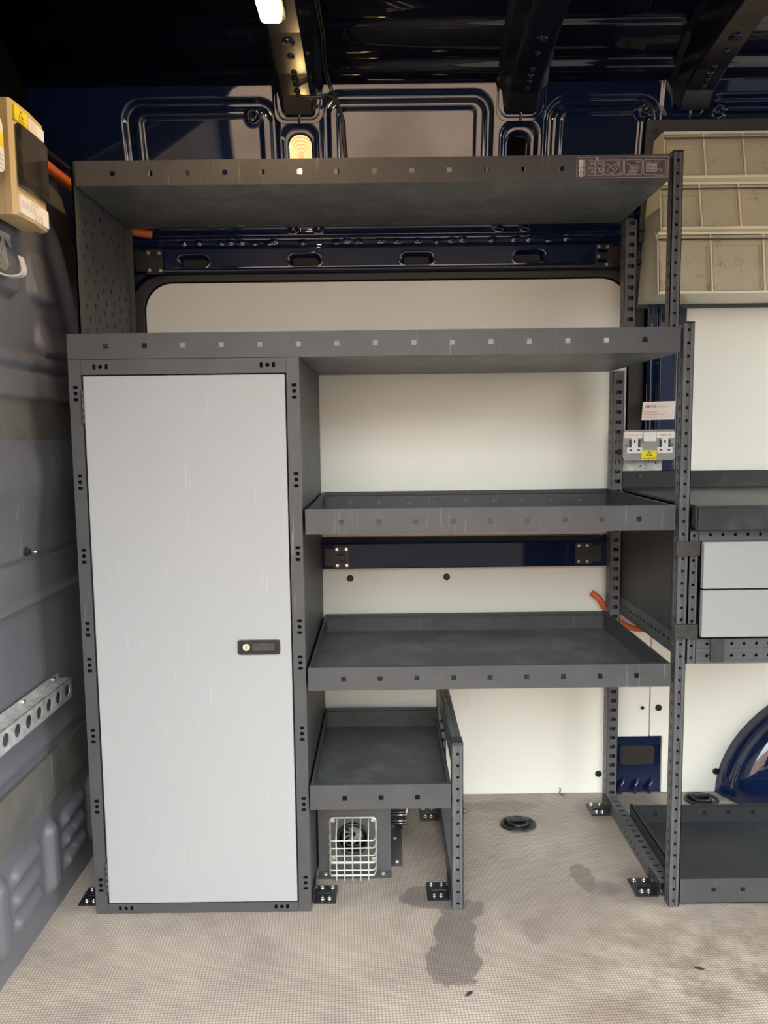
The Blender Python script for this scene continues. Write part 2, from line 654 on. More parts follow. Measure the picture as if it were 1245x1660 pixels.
def text_part(txt, size, m, parent, org, U, V, name='lettering', align='LEFT', lift=0.0004, bold=0.0):
    """flat lettering; U reading direction, V up, standing at org"""
    cu = bpy.data.curves.new(name, 'FONT')
    cu.body = txt
    cu.size = size
    cu.align_x = align
    cu.offset = bold
    cu.resolution_u = 2
    tmp = bpy.data.objects.new('tmp_text', cu)
    C.objects.link(tmp)
    dg = bpy.context.evaluated_depsgraph_get()
    me = bpy.data.meshes.new_from_object(tmp.evaluated_get(dg))
    bpy.data.objects.remove(tmp)
    bpy.data.curves.remove(cu)
    U, V = Vector(U), Vector(V)
    W = U.cross(V)
    o = Vector(org) + W * lift - Vector(root_loc(parent))
    for v in me.vertices:
        v.co = o + U * v.co.x + V * v.co.y
    me.materials.clear()
    me.materials.append(M[m])
    me.name = name
    ob = bpy.data.objects.new(name, me)
    C.objects.link(ob)
    ob.parent = parent
    return ob


def heightfield(name, m, us, vs, fn, parent=None):
    """grid mesh; fn(U, V) -> X, Y, Z arrays"""
    U, V = np.meshgrid(us, vs, indexing='ij')
    X, Y, Z = fn(U, V)
    nu, nv = len(us), len(vs)
    co = np.stack([X, Y, Z], -1).reshape(-1, 3).astype(np.float32)
    if parent:
        co = co - np.array(root_loc(parent), dtype=np.float32)
    idx = np.arange(nu * nv).reshape(nu, nv)
    q = np.stack([idx[:-1, :-1], idx[1:, :-1], idx[1:, 1:], idx[:-1, 1:]], -1).reshape(-1, 4)
    me = bpy.data.meshes.new(name)
    me.vertices.add(len(co))
    me.vertices.foreach_set('co', co.ravel())
    me.loops.add(q.size)
    me.loops.foreach_set('vertex_index', q.ravel().astype(np.int32))
    me.polygons.add(len(q))
    me.polygons.foreach_set('loop_start', np.arange(0, q.size, 4, dtype=np.int32))
    me.polygons.foreach_set('loop_total', np.full(len(q), 4, dtype=np.int32))
    me.polygons.foreach_set('use_smooth', np.ones(len(q), dtype=bool))
    me.update(calc_edges=True)
    me.validate()
    me.materials.append(M[m])
    o = bpy.data.objects.new(name, me)
    C.objects.link(o)
    if parent:
        o.parent = parent
    return o


def sst(a, b, x):
    t = np.clip((x - a) / (b - a), 0, 1)
    return t * t * (3 - 2 * t)


def sd_rr(U, V, u0, u1, v0, v1, r):
    """signed distance to a rounded rectangle (negative inside)"""
    qx = np.abs(U - (u0 + u1) / 2) - (u1 - u0) / 2 + r
    qy = np.abs(V - (v0 + v1) / 2) - (v1 - v0) / 2 + r
    return np.minimum(np.maximum(qx, qy), 0) + np.hypot(np.maximum(qx, 0), np.maximum(qy, 0)) - r


# ================================================================== THE VAN SHELL
XL, XEND = -0.747, 2.25          # bulkhead plane, rear end
YB, YN = 2.185, 0.32             # far body side, near body side

fl = MB().box(-0.93, XEND, 0.28, 2.35, -0.03, 0.0).build('floor', 'floor')
tag(fl, 'pale brown woven load floor mat with damp stains', 'floor', kind='structure')
strip = MB().plate([(0.938, 2.10), (0.958, 2.10), (0.948, 2.178), (0.930, 2.178)], [], (0, 0, 0.0), X_, Y_, Z_, 0.0015).build('edge_strip', 'tape', fl)
strip['label'] = 'pale metal strip on the floor by the wheel arch'

# ---- far body side
wb = MB().box(-0.93, XEND, 2.20, 2.23, 0.0, 1.62).build('wall_back', 'navy_in')
tag(wb, 'navy painted van body side behind the racking', 'wall', kind='structure')


def upper_skin(Xg, Zg):
    base = np.where(Zg < 1.60, 2.15, 2.15 - (Zg - 1.60) * 0.25)
    d = np.zeros_like(Xg)
    # stamped panels: rounded groove, then a recessed field
    for x0, x1, ztop in ((-0.660, -0.262, 1.918), (-0.150, 0.292, 1.932), (0.430, 0.722, 1.915), (0.835, 1.25, 1.915), (1.35, 1.8, 1.915)):
        s = sd_rr(Xg, Zg, x0, x1, 1.635, ztop, 0.05)
        d += 0.012 * sst(0.004, -0.006, s) - 0.006 * sst(-0.014, -0.024, s)
        s2 = sd_rr(Xg, Zg, x0 + 0.042, x1 - 0.042, 1.66, ztop - 0.034, 0.015)
        d += 0.006 * sst(0.002, -0.005, s2)
    # pillar pockets
    for cx in (-0.208, 0.364, 0.785):
        s = sd_rr(Xg, Zg, cx - 0.048, cx + 0.048, 1.66, 1.862, 0.035)
        d += 0.012 * sst(0.003, -0.010, s)
        s = sd_rr(Xg, Zg, cx - 0.030, cx + 0.030, 1.67, 1.842, 0.028)
        d += 0.010 * sst(0.002, -0.006, s)
        s = sd_rr(Xg, Zg, cx - 0.060, cx + 0.060, 1.866, 1.98, 0.03)
        d -= 0.004 * sst(0.003, -0.004, s)
    # screw bosses
    for cx, cz in ((-0.326, 1.880), (0.684, 1.883), (0.875, 1.879)):
        r = np.hypot(Xg - cx, Zg - cz)
        d -= 0.006 * sst(0.022, 0.017, r) - 0.010 * sst(0.011, 0.008, r)
    # cant beam between the shelf back and the window: ledge, weld flange, slotted face
    d -= 0.030 * sst(1.612, 1.600, Zg) * sst(1.50, 1.506, Zg)
    d += 0.010 * sst(1.590, 1.586, Zg) * sst(1.560, 1.566, Zg)
    d += 0.0
    for x0, x1, zc in ((-0.541, -0.464, 1.527), (-0.244, -0.164, 1.527), (0.056, 0.137, 1.527), (0.357, 0.437, 1.530), (0.66, 0.74, 1.53)):
        s = sd_rr(Xg, Zg, x0, x1, zc - 0.0145, zc + 0.0145, 0.0144)
        d -= 0.0015 * sst(0.006, 0.002, s)
        d += 0.034 * sst(0.001, -0.004, s)
    rng = random.Random(3)
    for cx in (-0.53, -0.49, -0.43, -0.405, -0.375, -0.34, -0.30, -0.285, -0.21, -0.12, -0.09, -0.06, 0.0, 0.045, 0.10, 0.15, 0.19, 0.22, 0.30, 0.36, 0.40, 0.45, 0.5):
        r = np.hypot(Xg - cx, Zg - (1.576 + rng.uniform(-0.004, 0.004)))
        d -= 0.0035 * sst(0.009, 0.002, r)
    # upright tabs over the ledge
    for cx in (-0.235, -0.165, 0.315, 0.385):
        s = sd_rr(Xg, Zg, cx - 0.010, cx + 0.010, 1.60, 1.66, 0.004)
        d -= 0.014 * sst(0.004, -0.004, s)
    return Xg, base + d, Zg


up_s = heightfield('stamped_body_panel', 'navy', np.arange(-0.93, 1.9, 0.004), np.arange(1.50, 1.975, 0.0028), upper_skin, wb)
up_s['label'] = 'glossy navy stamped upper body panels'
# dark sheet in each slot, coloured to stand for the shaded hollow
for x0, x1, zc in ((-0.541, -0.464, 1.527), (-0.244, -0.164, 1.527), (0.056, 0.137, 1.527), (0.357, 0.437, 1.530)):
    MB().plate(rrect(x0 + .004, x1 - .004, zc - .0105, zc + .0105, .0104), [], (0, 2.1515, 0), X_, Z_, Y_, 0.001).build('slot_shade_sheet', 'slot', wb)

vl_ = Vector((0, -0.2425, 0.970))
MB().plate(rrect(-0.021, 0.021, -0.10, 0.028, 0.018), [], Vector((0.364, 2.1165, 1.805)), X_, vl_, Vector((0, 0.970, 0.2425)), .001).build('pocket_shade_plate', 'shade_black', wb)  # black plate stands in for the shade in the pocket
# window aperture: seal and frame corner, then the cream board standing in it
bo = rrect(-0.648, 0.678, 0.765, 1.478, 0.075, 10)
MB().plate(bo, [], (0, 2.168, 0), X_, Z_, Y_, 0.012).build('lining_board', 'board', wb, bevel=0.002)['label'] = 'cream board filling the window opening'
seal_o, seal_i = rrect(-0.690, 0.722, 0.74, 1.500, 0.10, 10), rrect(-0.652, 0.682, 0.762, 1.482, 0.077, 10)
MB().plate(seal_o, [seal_i], (0, 2.163, 0), X_, Z_, Y_, 0.03).build('window_seal', 'seal', wb, bevel=0.006)
frame_o = rect(-0.765, 0.74, 0.70, 1.505)
MB().plate(frame_o, [rrect(-0.700, 0.728, 0.735, 1.504, 0.105, 10)], (0, 2.150, 0), X_, Z_, Y_, 0.04).build('window_frame', 'navy', wb, bevel=0.008)

# lower rail and lower lining boards
MB().plate([(2.125, 0.688), (2.15, 0.684), (2.19, 0.684), (2.19, 0.772), (2.15, 0.772), (2.125, 0.758)], [], (-0.74, 0, 0), Y_, Z_, X_, 1.50).build('waist_rail', 'navy_low', wb, bevel=0.004)
lower = [(-0.745, 0.001), (0.655, 0.001), (0.655, 0.172), (0.766, 0.172), (0.766, 0.683), (-0.745, 0.683)]
lb = MB().plate(lower, [], (0, 2.178, 0), X_, Z_, Y_, 0.015).build('lining_board', 'board', wb, bevel=0.0015)
lb['label'] = 'cream lower lining board'
lower2 = [(0.769, 0.172), (0.806, 0.172), (0.806, 0.001), (XEND, 0.001), (XEND, 0.683), (0.769, 0.683)]
MB().plate(lower2, [], (0, 2.178, 0), X_, Z_, Y_, 0.015).build('lining_board', 'board', wb, bevel=0.0015)
rb = MB().plate(rrect(0.838, 1.95, 0.70, 1.44, 0.03), [], (0, 2.172, 0), X_, Z_, Y_, 0.015).build('lining_board', 'board', wb, bevel=0.002)
rb['label'] = 'cream board on the body side over the bench'
# blue sill panel with ribs and its oblong blanking plate
bp_ = MB().box(0.657, 0.804, 2.184, 2.195, 0.001, 0.170)
for cx in (0.685, 0.727, 0.769):
    bp_.tube([(cx + 0.012, 2.183, 0.045), (cx + 0.006, 2.176, 0.03), (cx - 0.004, 2.168, 0.004)], 0.007, 8, rfun=lambda i: (0.003, 0.006, 0.008)[i])
sp = bp_.build('sill_panel', 'navy', wb)
MB().plate(rrect(0.684, 0.786, 0.085, 0.142, 0.012), [], (0, 2.181, 0), X_, Z_, Y_, 0.003).build('blanking_plate', 'blank', wb)
# grommets
gm = MB().cyl((0, 0, 0), (0, -1, 0), 0.0095, 0.003, 18).cyl((0, -0.003, 0), (0, -1, 0), 0.0085, 0.0015, 18, r2=0.006).mesh('grommet')
for gx, gz, k in ((-0.099, 0.651, 1), (0.177, 0.652, 1), (0.621, 0.060, 1), (0.793, 0.258, 1), (0.746, 0.258, .55), (0.966, 0.063, 1), (0.835, 0.063, 1)):
    g = inst('grommet', gm, 'black', wb, (gx, 2.178, gz))
    g.scale = (k, 1, k)
# pillar between the two window boards: channel, seam ridges
pl = MB().plate([(0.742, 2.150), (0.755, 2.150), (0.757, 2.142), (0.763, 2.142), (0.765, 2.150), (0.806, 2.152), (0.809, 2.148), (0.812, 2.152), (0.836, 2.154), (0.836, 2.19), (0.742, 2.19)], [],
                (0, 0, 0.70), X_, Y_, Z_, 0.81).build('door_pillar', 'navy', wb, bevel=0.001)
MB().box(0.683, 0.742, 2.166, 2.19, 0.70, 1.50).build('pillar_channel', 'shade_black', wb)  # navy channel coloured black so the recess stays dark

# wheel arch
wa = MB()
prof = [(2.075, 0.0), (2.07, 0.5), (2.075, 0.80), (2.09, 0.93), (2.105, 0.97), (2.125, 0.99), (2.135, 0.992), (2.145, 1.01), (2.19, 1.03)]
n_a = 40
vs, fs = [], []
for i in range(n_a + 1):
    a = math.pi * i / n_a
    for (yy, kk) in prof:
        vs.append((1.60 - 0.62 * kk * math.cos(a), yy, max(0.0, 0.40 * kk * math.sin(a))))
m_ = len(prof)
for i in range(n_a):
    for k in range(m_ - 1):
        fs.append((i * m_ + k, (i + 1) * m_ + k, (i + 1) * m_ + k + 1, i * m_ + k + 1))
wa.add(vs, fs, True)
wao = wa.build('wheel_arch', 'navy', wb)
wao['label'] = 'glossy navy wheel arch'

# ---- bulkhead (left)
def bulk_fn(Yg, Zg):
    d = np.zeros_like(Yg)
    # leaves the plane past the curved upper edge
    edge = 1.80 + 0.16 * np.sqrt(np.clip((1.66 - Zg) / 0.20, 0, 1))
    d -= 0.14 * sst(0.0, 0.05, Yg - edge) * sst(1.30, 1.40, Zg)
    d -= 0.10 * sst(1.64, 1.72, Zg) * sst(1.70, 1.80, Yg)
    d -= 0.14 * sst(1.700, 1.725, Zg)
    d = np.maximum(d, -0.145)
    # soft upright ridge
    c = 1.825 + (1.456 - Zg) * 0.55
    d += 0.022 * np.exp(-((Yg - c) / 0.018) ** 2) * sst(1.20, 1.30, Zg) * sst(1.60, 1.48, Zg)
    # embossed cushions
    for y0, y1, z0, z1 in ((1.46, 1.61, 1.345, 1.47), (1.665, 1.795, 1.352, 1.455), (1.69, 1.855, 1.238, 1.312), (1.2, 1.40, 1.345, 1.47)):
        s = sd_rr(Yg, Zg, y0, y1, z0, z1, 0.03)
        d += 0.018 * sst(0.004, -0.010, s) * (0.35 + 0.65 * sst(z1, z0, Zg))
    d += 0.014 * sst(1.240, 1.230, Zg)
    d -= 0.010 * sst(1.214, 1.206, Zg)
    d += 0.010 * sst(1.200, 1.188, Zg)
    d -= 0.014 * sst(1.145, 1.14, Zg)
    # belly below the upper rub strip, seam and ridge
    d += 0.020 * np.exp(-((Zg - 0.98) / 0.07) ** 2)
    d -= 0.009 * np.exp(-((Zg - 0.806) / 0.005) ** 2)
    d -= 0.004 * sst(0.806, 0.80, Zg)
    d += 0.011 * np.exp(-((Zg - 0.716) / 0.007) ** 2)
    d += 0.006 * np.exp(-((Zg - 0.395) / 0.012) ** 2)
    # upright beads and pressed louvres by the floor
    for yc in (1.40, 1.632, 1.20, 1.87):
        s = sd_rr(Yg, Zg, yc - 0.026, yc + 0.026, 0.055, 0.215, 0.025)
        d += 0.016 * sst(0.010, -0.016, s)
    for yc in (1.515, 1.755, 1.30):
        for zc in (0.185, 0.135, 0.085):
            zz = Zg - (zc + (Yg - yc) * 0.06)
            s = sd_rr(Yg, zz, yc - 0.060, yc + 0.060, -0.016, 0.016, 0.015)
            d += 0.012 * sst(0.008, -0.012, s)
    return XL + d, Yg, Zg


wl = heightfield('wall_left', 'bulk', np.concatenate([np.arange(0.30, 1.30, 0.02), np.arange(1.30, 2.21, 0.005)]),
                 np.arange(0.0, 1.735, 0.005), bulk_fn)
tag(wl, 'grey pressed bulkhead at the left with ribs and louvres', 'wall', kind='structure')
for z0, z1, lab in ((1.040, 1.146, 'upper scuffed rub strip'), (0.262, 0.366, 'lower scuffed rub strip')):
    o = MB().box(XL - 0.004, XL + 0.006, 0.34, 2.15, z0, z1).build('rub_strip', 'rubstrip', wl, bevel=0.0015)
    o['label'] = lab

cabw = MB().box(-0.935, -0.900, 0.26, 2.24, -0.03, 2.12).build('sky_leak_block', 'shade_black', wl)  # added sheet, black so no sky shows past the bulkhead
cabw['label'] = 'added black sheet behind the bulkhead against the sky leak'

# ---- roof
rp = [(2.10, 1.945), (2.052, 1.948), (2.020, 1.962), (2.014, 1.982), (1.985, 1.990), (1.935, 2.020), (1.928, 2.034), (1.90, 2.040),
      (1.75, 2.052), (1.72, 2.060), (1.55, 2.068), (1.52, 2.06), (1.2, 2.07), (0.7, 2.04), (0.45, 1.97), (0.33, 1.86), (0.28, 1.80)]
rs = MB()
rpp = []
for i in range(len(rp) - 1):
    for k in range(3):
        t = k / 3
        rpp.append((rp[i][0] * (1 - t) + rp[i + 1][0] * t, rp[i][1] * (1 - t) + rp[i + 1][1] * t))
rpp.append(rp[-1])
for _ in range(1):
    rpp = [rpp[0]] + [((rpp[i - 1][0] + 2 * rpp[i][0] + rpp[i + 1][0]) / 4, (rpp[i - 1][1] + 2 * rpp[i][1] + rpp[i + 1][1]) / 4) for i in range(1, len(rpp) - 1)] + [rpp[-1]]
nr = len(rpp)
rs.add([(x, y, z) for x in (-0.93, XEND) for (y, z) in rpp], [(i, i + 1, nr + i + 1, nr + i) for i in range(nr - 1)], True)
ce = rs.build('ceiling', 'navy_in')
tag(ce, 'dark navy van roof skin with pressed swages', 'ceiling', kind='structure')
so = ce.modifiers.new('skin', 'SOLIDIFY')
so.thickness = 0.012
so.offset = 1.0
MB().plate(rrect(-0.08, 0.21, 1.846, 1.862, 0.007), [], (0, 0, 2.040), X_, Y_, Z_, 0.02).build('roof_rib', 'navy_in', ce)
MB().tube([(0.47, 1.70, 2.052), (0.62, 1.70, 2.052)], 0.012, 8).build('roof_rib', 'navy_in', ce)


def roof_bow(cx, lamp=False):
    """hat section following the roof, open hole line in its underside"""
    hw = 0.040
    path = [(2.055, 1.872), (2.02, 1.905), (1.95, 1.925), (1.80, 1.945), (1.60, 1.958), (1.2, 1.965), (0.7, 1.94), (0.42, 1.85)]
    top = [(2.09, 1.93), (2.04, 1.955), (1.95, 2.015), (1.80, 2.05), (1.60, 2.07), (1.2, 2.08), (0.7, 2.05), (0.40, 1.93)]
    b = MB()
    vs = []
    for (y, z), (yt, zt) in zip(path, top):
        vs += [(cx - hw - 0.026, yt, zt), (cx - hw - 0.012, yt - .005, zt - 0.012), (cx - hw, y, z + 0.006), (cx - hw + 0.006, y, z),
               (cx + hw - 0.006, y, z), (cx + hw, y, z + 0.006), (cx + hw + 0.012, yt - .005, zt - 0.012), (cx + hw + 0.026, yt, zt)]
    fs = []
    for i in range(len(path) - 1):
        for k in range(7):
            fs.append((i * 8 + k, i * 8 + k + 1, (i + 1) * 8 + k + 1, (i + 1) * 8 + k))
    b.add(vs, fs, False)
    o = b.build('roof_bow', 'bow', ce)
    # raised bosses and dark holes along the underside
    def under(y):
        for (y0, z0), (y1, z1) in zip(path, path[1:]):
            if y1 <= y <= y0:
                return z0 + (z1 - z0) * (y0 - y) / (y0 - y1)
        return 1.95
    for y, r in ((1.835, 0.017), (1.885, 0.010), (1.945, 0.009), (1.968, 0.0105), (1.985, 0.009), (2.008, 0.010)):
        z = under(y)
        MB().cyl((cx + 0.004, y, z + 0.003), (0, 0.06, -1), r, 0.0055, 20, r2=r * 0.8).build('boss', 'navy_in', o)
        MB().cyl((cx + 0.004, y, z + 0.002), (0, 0.06, -1), r * 0.45, 0.0066, 16).build('bolt_hole', 'black', o)
    # splayed foot on the body side
    ft = MB().plate(rrect(cx - 0.062, cx + 0.062, 0, 0.085, 0.025), [], (0, 2.088, 1.862), X_, Vector((0, -0.2425, 0.970)), Vector((0, -0.97, -0.2425)), 0.006)
    ft.tube([(cx, 2.083, 1.862), (cx, 2.068, 1.91)], 0.004, 8)
    ft.build('bow_foot', 'navy', o, bevel=0.002)
    return o


for cx in (-0.207, 0.364, 0.800, 1.35):
    roof_bow(cx)

# ---- near body side with the open sliding doorway, and the rear end
op = rrect(-0.70, 0.72, 0.0, 1.80, 0.08)
nw = MB().plate(rect(-0.93, XEND, -0.03, 1.86), [[(u, v + 0.001) for u, v in op]], (0, YN - 0.06, 0), X_, Z_, Y_, 0.06).build('wall_front', 'navy_in')
tag(nw, 'near body side of the van with the open doorway', 'wall', kind='structure')
rw = MB().plate(rect(0.26, 2.25, -0.03, 2.1), [rrect(0.42, 2.08, 0.0, 1.80, 0.10)], (XEND, 0, 0), Y_, Z_, X_, 0.04).build('wall_right', 'navy_in')
tag(rw, 'rear end of the load space with its doors open', 'wall', kind='structure')
# outside: paving and the building across the yard
gd = MB().box(-20, 20, -20, 20, -0.6, -0.55).build('ground', 'ground')
tag(gd, 'paved yard outside the open door', 'ground', kind='structure')
ow = MB().box(-20, 20, -9.3, -9.0, -0.55, 3.2).build('wall_outside', 'building')
tag(ow, 'sandy building wall across the yard', 'wall', kind='structure')

# ================================================================== RACKING
FY = 1.626       # front plane of the lower racking
BY = 2.128       # back plane
UF, UB = 1.712, 2.055   # upper, shallower unit
PITCHP = 0.0267


def front_post(parent, x0, x1, y0, y1, z0, z1, name='front_post', m='post', zoff=0.0):
    """upright channel: two flanges, a sunk centre strip with round holes, slotted side"""
    b = MB()
    w = x1 - x0
    a, c = x0 + 0.34 * w, x0 + 0.68 * w
    b.box(x0, a, y0, y0 + 0.003, z0, z1).box(c, x1, y0, y0 + 0.003, z0, z1)
    zs = [z0 + 0.012 + zoff + i * PITCHP for i in range(int((z1 - z0 - 0.02) / PITCHP) + 1)]
    b.plate(rect(a - .0005, c + .0005, z0, z1), [circ((a + c) / 2 + 0.0004, z, 0.0034, 10) for z in zs], (0, y0 + 0.0035, 0), X_, Z_, Y_, 0.0015)
    b.plate(rect(y0, y1, z0, z1), [crect(y0 + 0.5 * (y1 - y0), z, 0.008, 0.010) for z in zs], (x0, 0, 0), Y_, Z_, X_, 0.0015)
    b.box(x1 - 0.0015, x1, y0, y1, z0, z1)
    b.box(x0, x1, y1 - 0.0015, y1, z0, z1)
    return b.build(name, m, parent)


def rear_post(parent, x0, x1, y0, y1, z0, z1, m='post'):
    b = MB()
    zs = [z0 + 0.016 + i * PITCHP for i in range(int((z1 - z0 - 0.02) / PITCHP) + 1)]
    hl = []
    w = x1 - x0
    for z in zs:
        hl += [crect(x0 + 0.34 * w, z, 0.0035, 0.010), crect(x0 + 0.60 * w, z, 0.0105, 0.010)]
    b.plate(rect(x0, x1, z0, z1), hl, (0, y0, 0), X_, Z_, Y_, 0.0015)
    b.plate(rect(y0, y1, z0, z1), [crect((y0 + y1) / 2, z, 0.006, 0.009) for z in zs], (x0 - 0.0005, 0, 0), Y_, Z_, X_, 0.0015)
    b.box(x1 - 0.0015, x1, y0, y1, z0, z1)
    b.box(x0, x1, y1 - 0.0015, y1, z0, z1)
    return b.build('rear_post', m, parent)


screw_me = MB().cyl((0, 0, 0), (0, -1, 0), 0.0052, 0.0028, 14, r2=0.0042).cyl((0, -0.0028, 0), (0, -1, 0), 0.0022, 0.0004, 6).mesh('screw')
screw_up = MB().cyl((0, 0, 0), (0, 0, 1), 0.0062, 0.003, 14, r2=0.005).cyl((0, 0, 0.003), (0, 0, 1), 0.0035, 0.004, 6).mesh('screw')
bolt_x = MB().cyl((0, 0, 0), (-1, 0, 0), 0.006, 0.004, 14, r2=0.0045).mesh('bolt')


def tray(label, x0, x1, y0, y1, zb, h, holes, hole_z, back_holes=None, slots=False, group='racking shelf trays', m='rack', skin=False):
    t = thing('shelf_tray', ((x0 + x1) / 2, (y0 + y1) / 2, zb), label, 'shelf', group)
    fr = MB().plate(rect(x0, x1, zb, zb + h), [crect(x, hole_z, 0.0105, 0.0105) for x in holes], (0, y0, 0), X_, Z_, Y_, 0.0018)
    fr.box(x0, x1, y0 + .0005, y0 + 0.009, zb + h - 0.0018, zb + h)
    fr.build('front_lip', m, t, bevel=0.0004)
    sl = []
    if slots:
        n = int((x1 - x0) / 0.0805)
        for i in range(n):
            xc = x0 + 0.055 + i * 0.0805
            sl += [crect(xc, y0 + 0.016, 0.021, 0.0035), crect(xc, y1 - 0.016, 0.021, 0.0035)]
    MB().plate(rect(x0 + .0005, x1 - .0005, y0 + 0.0018, y1 - 0.0018), sl, (0, 0, zb), X_, Y_, Z_, 0.0015).build('base', 'tray', t)
    for xa in (x0, x1 - 0.0018):
        s = MB().box(xa, xa + 0.0018, y0 + 0.0019, y1, zb, zb + h)
        s.box(xa if xa == x0 else xa - 0.006, xa + 0.0078 if xa == x0 else xa + 0.0018, y0 + 0.012, y1 - 0.004, zb + h - 0.0018, zb + h)
        s.build('side_lip', m, t)
    bh = back_holes if back_holes is not None else holes
    bk = MB().plate(rect(x0 + .002, x1 - .002, zb, zb + h), [crect(x, hole_z + 0.001, 0.0105, 0.0105) for x in bh], (0, y1 - 0.0018, 0), X_, Z_, Y_, 0.0018)
    bk.box(x0 + .006, x1 - .006, y1 - 0.0085, y1 - 0.002, zb + h - 0.010, zb + h - 0.008)
    bk.box(x0 + .006, x1 - .006, y1 - 0.0045, y1 - 0.002, zb + h - 0.004, zb + h)
    if skin:  # added sheet behind the back holes so they look dark
        bk.box(x0 + .004, x1 - .004, y1 + 0.0035, y1 + 0.0045, zb, zb + h - .002)
    bk.build('back_lip', m, t, bevel=0.0004)
    for xa in (x0 + 0.003, x1 - 0.003):
        o = inst('bolt', bolt_x, 'hinge', t, (xa + (0.005 if xa < (x0 + x1) / 2 else 0), y1 - 0.018, zb + h * 0.45))
    return t


P5 = 0.0800
tray('topmost shelf tray carrying the instruction sticker', -0.6515, 0.6195, UF, UB, 1.5955, 0.052, [-0.572 + i * P5 for i in range(15)], 1.6205, slots=True)
tray('wide shelf tray running over the white cupboard', -0.6535, 0.6195, FY, BY, 1.2225, 0.052, [-0.573 + i * 0.0799 for i in range(15)], 1.2488, slots=False)
tray('shelf tray level with the right-hand bench', -0.1675, 0.6185, FY, BY, 0.850, 0.053, [-0.091 + i * 0.079 for i in range(9)], 0.8745)
tray('shelf tray below the navy waist rail', -0.1690, 0.6170, FY, BY, 0.508, 0.051, [-0.092 + i * 0.0794 for i in range(9)], 0.5335, skin=True)
tray('short shelf tray above the heater', -0.1705, 0.1400, FY, BY - 0.02, 0.238, 0.056, [-0.094 + i * 0.080 for i in range(3)], 0.2635, slots=True, skin=True)

# perforated side panel of the upper unit
pt = thing('perforated_side_panel', (-0.655, (UF + UB) / 2, 1.275), 'perforated grey end panel left of the topmost shelf', 'side panel')
hl = []
for i in range(13):
    z = 1.298 + i * 0.0265
    if z > 1.59:
        continue
    for k in range(6):
        y = UF + 0.036 + k * 0.054 + (0.018 if i % 2 else 0)
        if y < UB - 0.01:
            hl.append(crect(y, z + (0.007 if k % 2 else 0), 0.0068, 0.013))
MB().plate(rect(UF, UB, 1.2755, 1.6475), hl, (-0.6550, 0, 0), Y_, Z_, X_, 0.0018).build('perforated_sheet', 'rack_dark', pt)
MB().box(-0.6620, -0.6600, UF + .004, UB - .004, 1.2775, 1.645).build('panel_hole_shade', 'shade_black', pt)  # black sheet added so the perforations look dark
MB().box(-0.6530, -0.6420, UB - 0.0018, UB, 1.2755, 1.594).build('rear_flange', 'rack_dark', pt)
MB().box(-0.6530, -0.6440, UF, UF + 0.0018, 1.2755, 1.2945).build('front_flange', 'rack_dark', pt)

# upper right end frame
uf = thing('end_frame', (0.635, 1.88, 1.276), 'slotted end frame right of the topmost shelf', 'rack frame', 'racking end frames')
front_post(uf, 0.6260, 0.6480, UF, UF + 0.027, 1.2765, 1.652)
rear_post(uf, 0.6225, 0.6530, UB - 0.034, UB, 1.2765, 1.594)
MB().box(0.6255, 0.6485, UF - 0.0005, UF + 0.0275, 1.652, 1.656).build('end_cap', 'black', uf, bevel=0.001)
MB().plate([(UF + 0.028, 1.2765), (UF + 0.15, 1.2765), (UF + 0.028, 1.303)], [circ(UF + 0.07, 1.284, .004), circ(UF + 0.10, 1.2815, .003)], (0.6260, 0, 0), Y_, Z_, X_, 0.002).build('gusset', 'post', uf)

# lower right end frame, shared by the two units
lf = thing('end_frame', (0.635, 1.88, 0.0), 'tall slotted end frame between the shelves and the drawer unit', 'rack frame', 'racking end frames')
front_post(lf, 0.6255, 0.6480, FY, FY + 0.027, 0.001, 1.281)
MB().box(0.6250, 0.6485, FY - 0.0005, FY + 0.0275, 1.281, 1.285).build('end_cap', 'black', lf, bevel=0.001)
rear_post(lf, 0.6190, 0.6490, BY - 0.036, BY, 0.001, 1.2215)
br = MB()
ys = [FY + 0.06 + i * 0.0267 for i in range(16)]
br.plate(rect(0.6205, 0.6500, FY + 0.0425, BY - 0.0365), [crect(0.636, y, 0.013, 0.008) for y in ys], (0, 0, 0.032), X_, Y_, Z_, 0.0015)
br.plate(rect(FY + 0.0425, BY - 0.0365, 0.001, 0.0325), [crect(y, 0.016, 0.008, 0.009) for y in ys], (0.6205, 0, 0), Y_, Z_, X_, 0.0015)
br.box(0.6485, 0.6500, FY + 0.0425, BY - 0.0365, 0.001, 0.0325)
br.box(0.6205, 0.6500, FY + 0.0425, BY - 0.0365, 0.001, 0.002)
br.build('bottom_rail', 'post', lf)
inst('bolt', bolt_x, 'chrome', lf, (0.6205, FY + 0.03, 0.02))
o = inst('bolt', MB().cyl((0, 0, 0), (0, -1, 0), 0.0075, 0.005, 16, r2=0.006).mesh('bolt'), 'blacksteel', lf, (0.639, BY - 0.036, 1.005))

# short end frame beside the heater
sf = thing('end_frame', (0.155, 1.88, 0.0), 'short slotted end frame right of the heater', 'rack frame', 'racking end frames')
front_post(sf, 0.1425, 0.1670, FY, FY + 0.036, 0.001, 0.380)
rear_post(sf, 0.1425, 0.1670, BY - 0.036, BY, 0.001, 0.380)
ys = [FY + 0.055 + i * 0.0267 for i in range(16)]
tr_ = MB()
tr_.plate(rect(FY + 0.0365, BY - 0.0365, 0.330, 0.380), [crect(y, 0.367, 0.010, 0.007) for y in ys[::1]], (0.1425, 0, 0), Y_, Z_, X_, 0.0015)
tr_.plate(rect(0.1425, 0.1670, FY + 0.0365, BY - 0.0365), [crect(0.156, y, 0.005, 0.014) for y in ys], (0, 0, 0.3785), X_, Y_, Z_, 0.0015)
tr_.box(0.1655, 0.1670, FY + 0.0365, BY - 0.0365, 0.330, 0.380)
tr_.build('top_rail', 'post', sf)
br = MB()
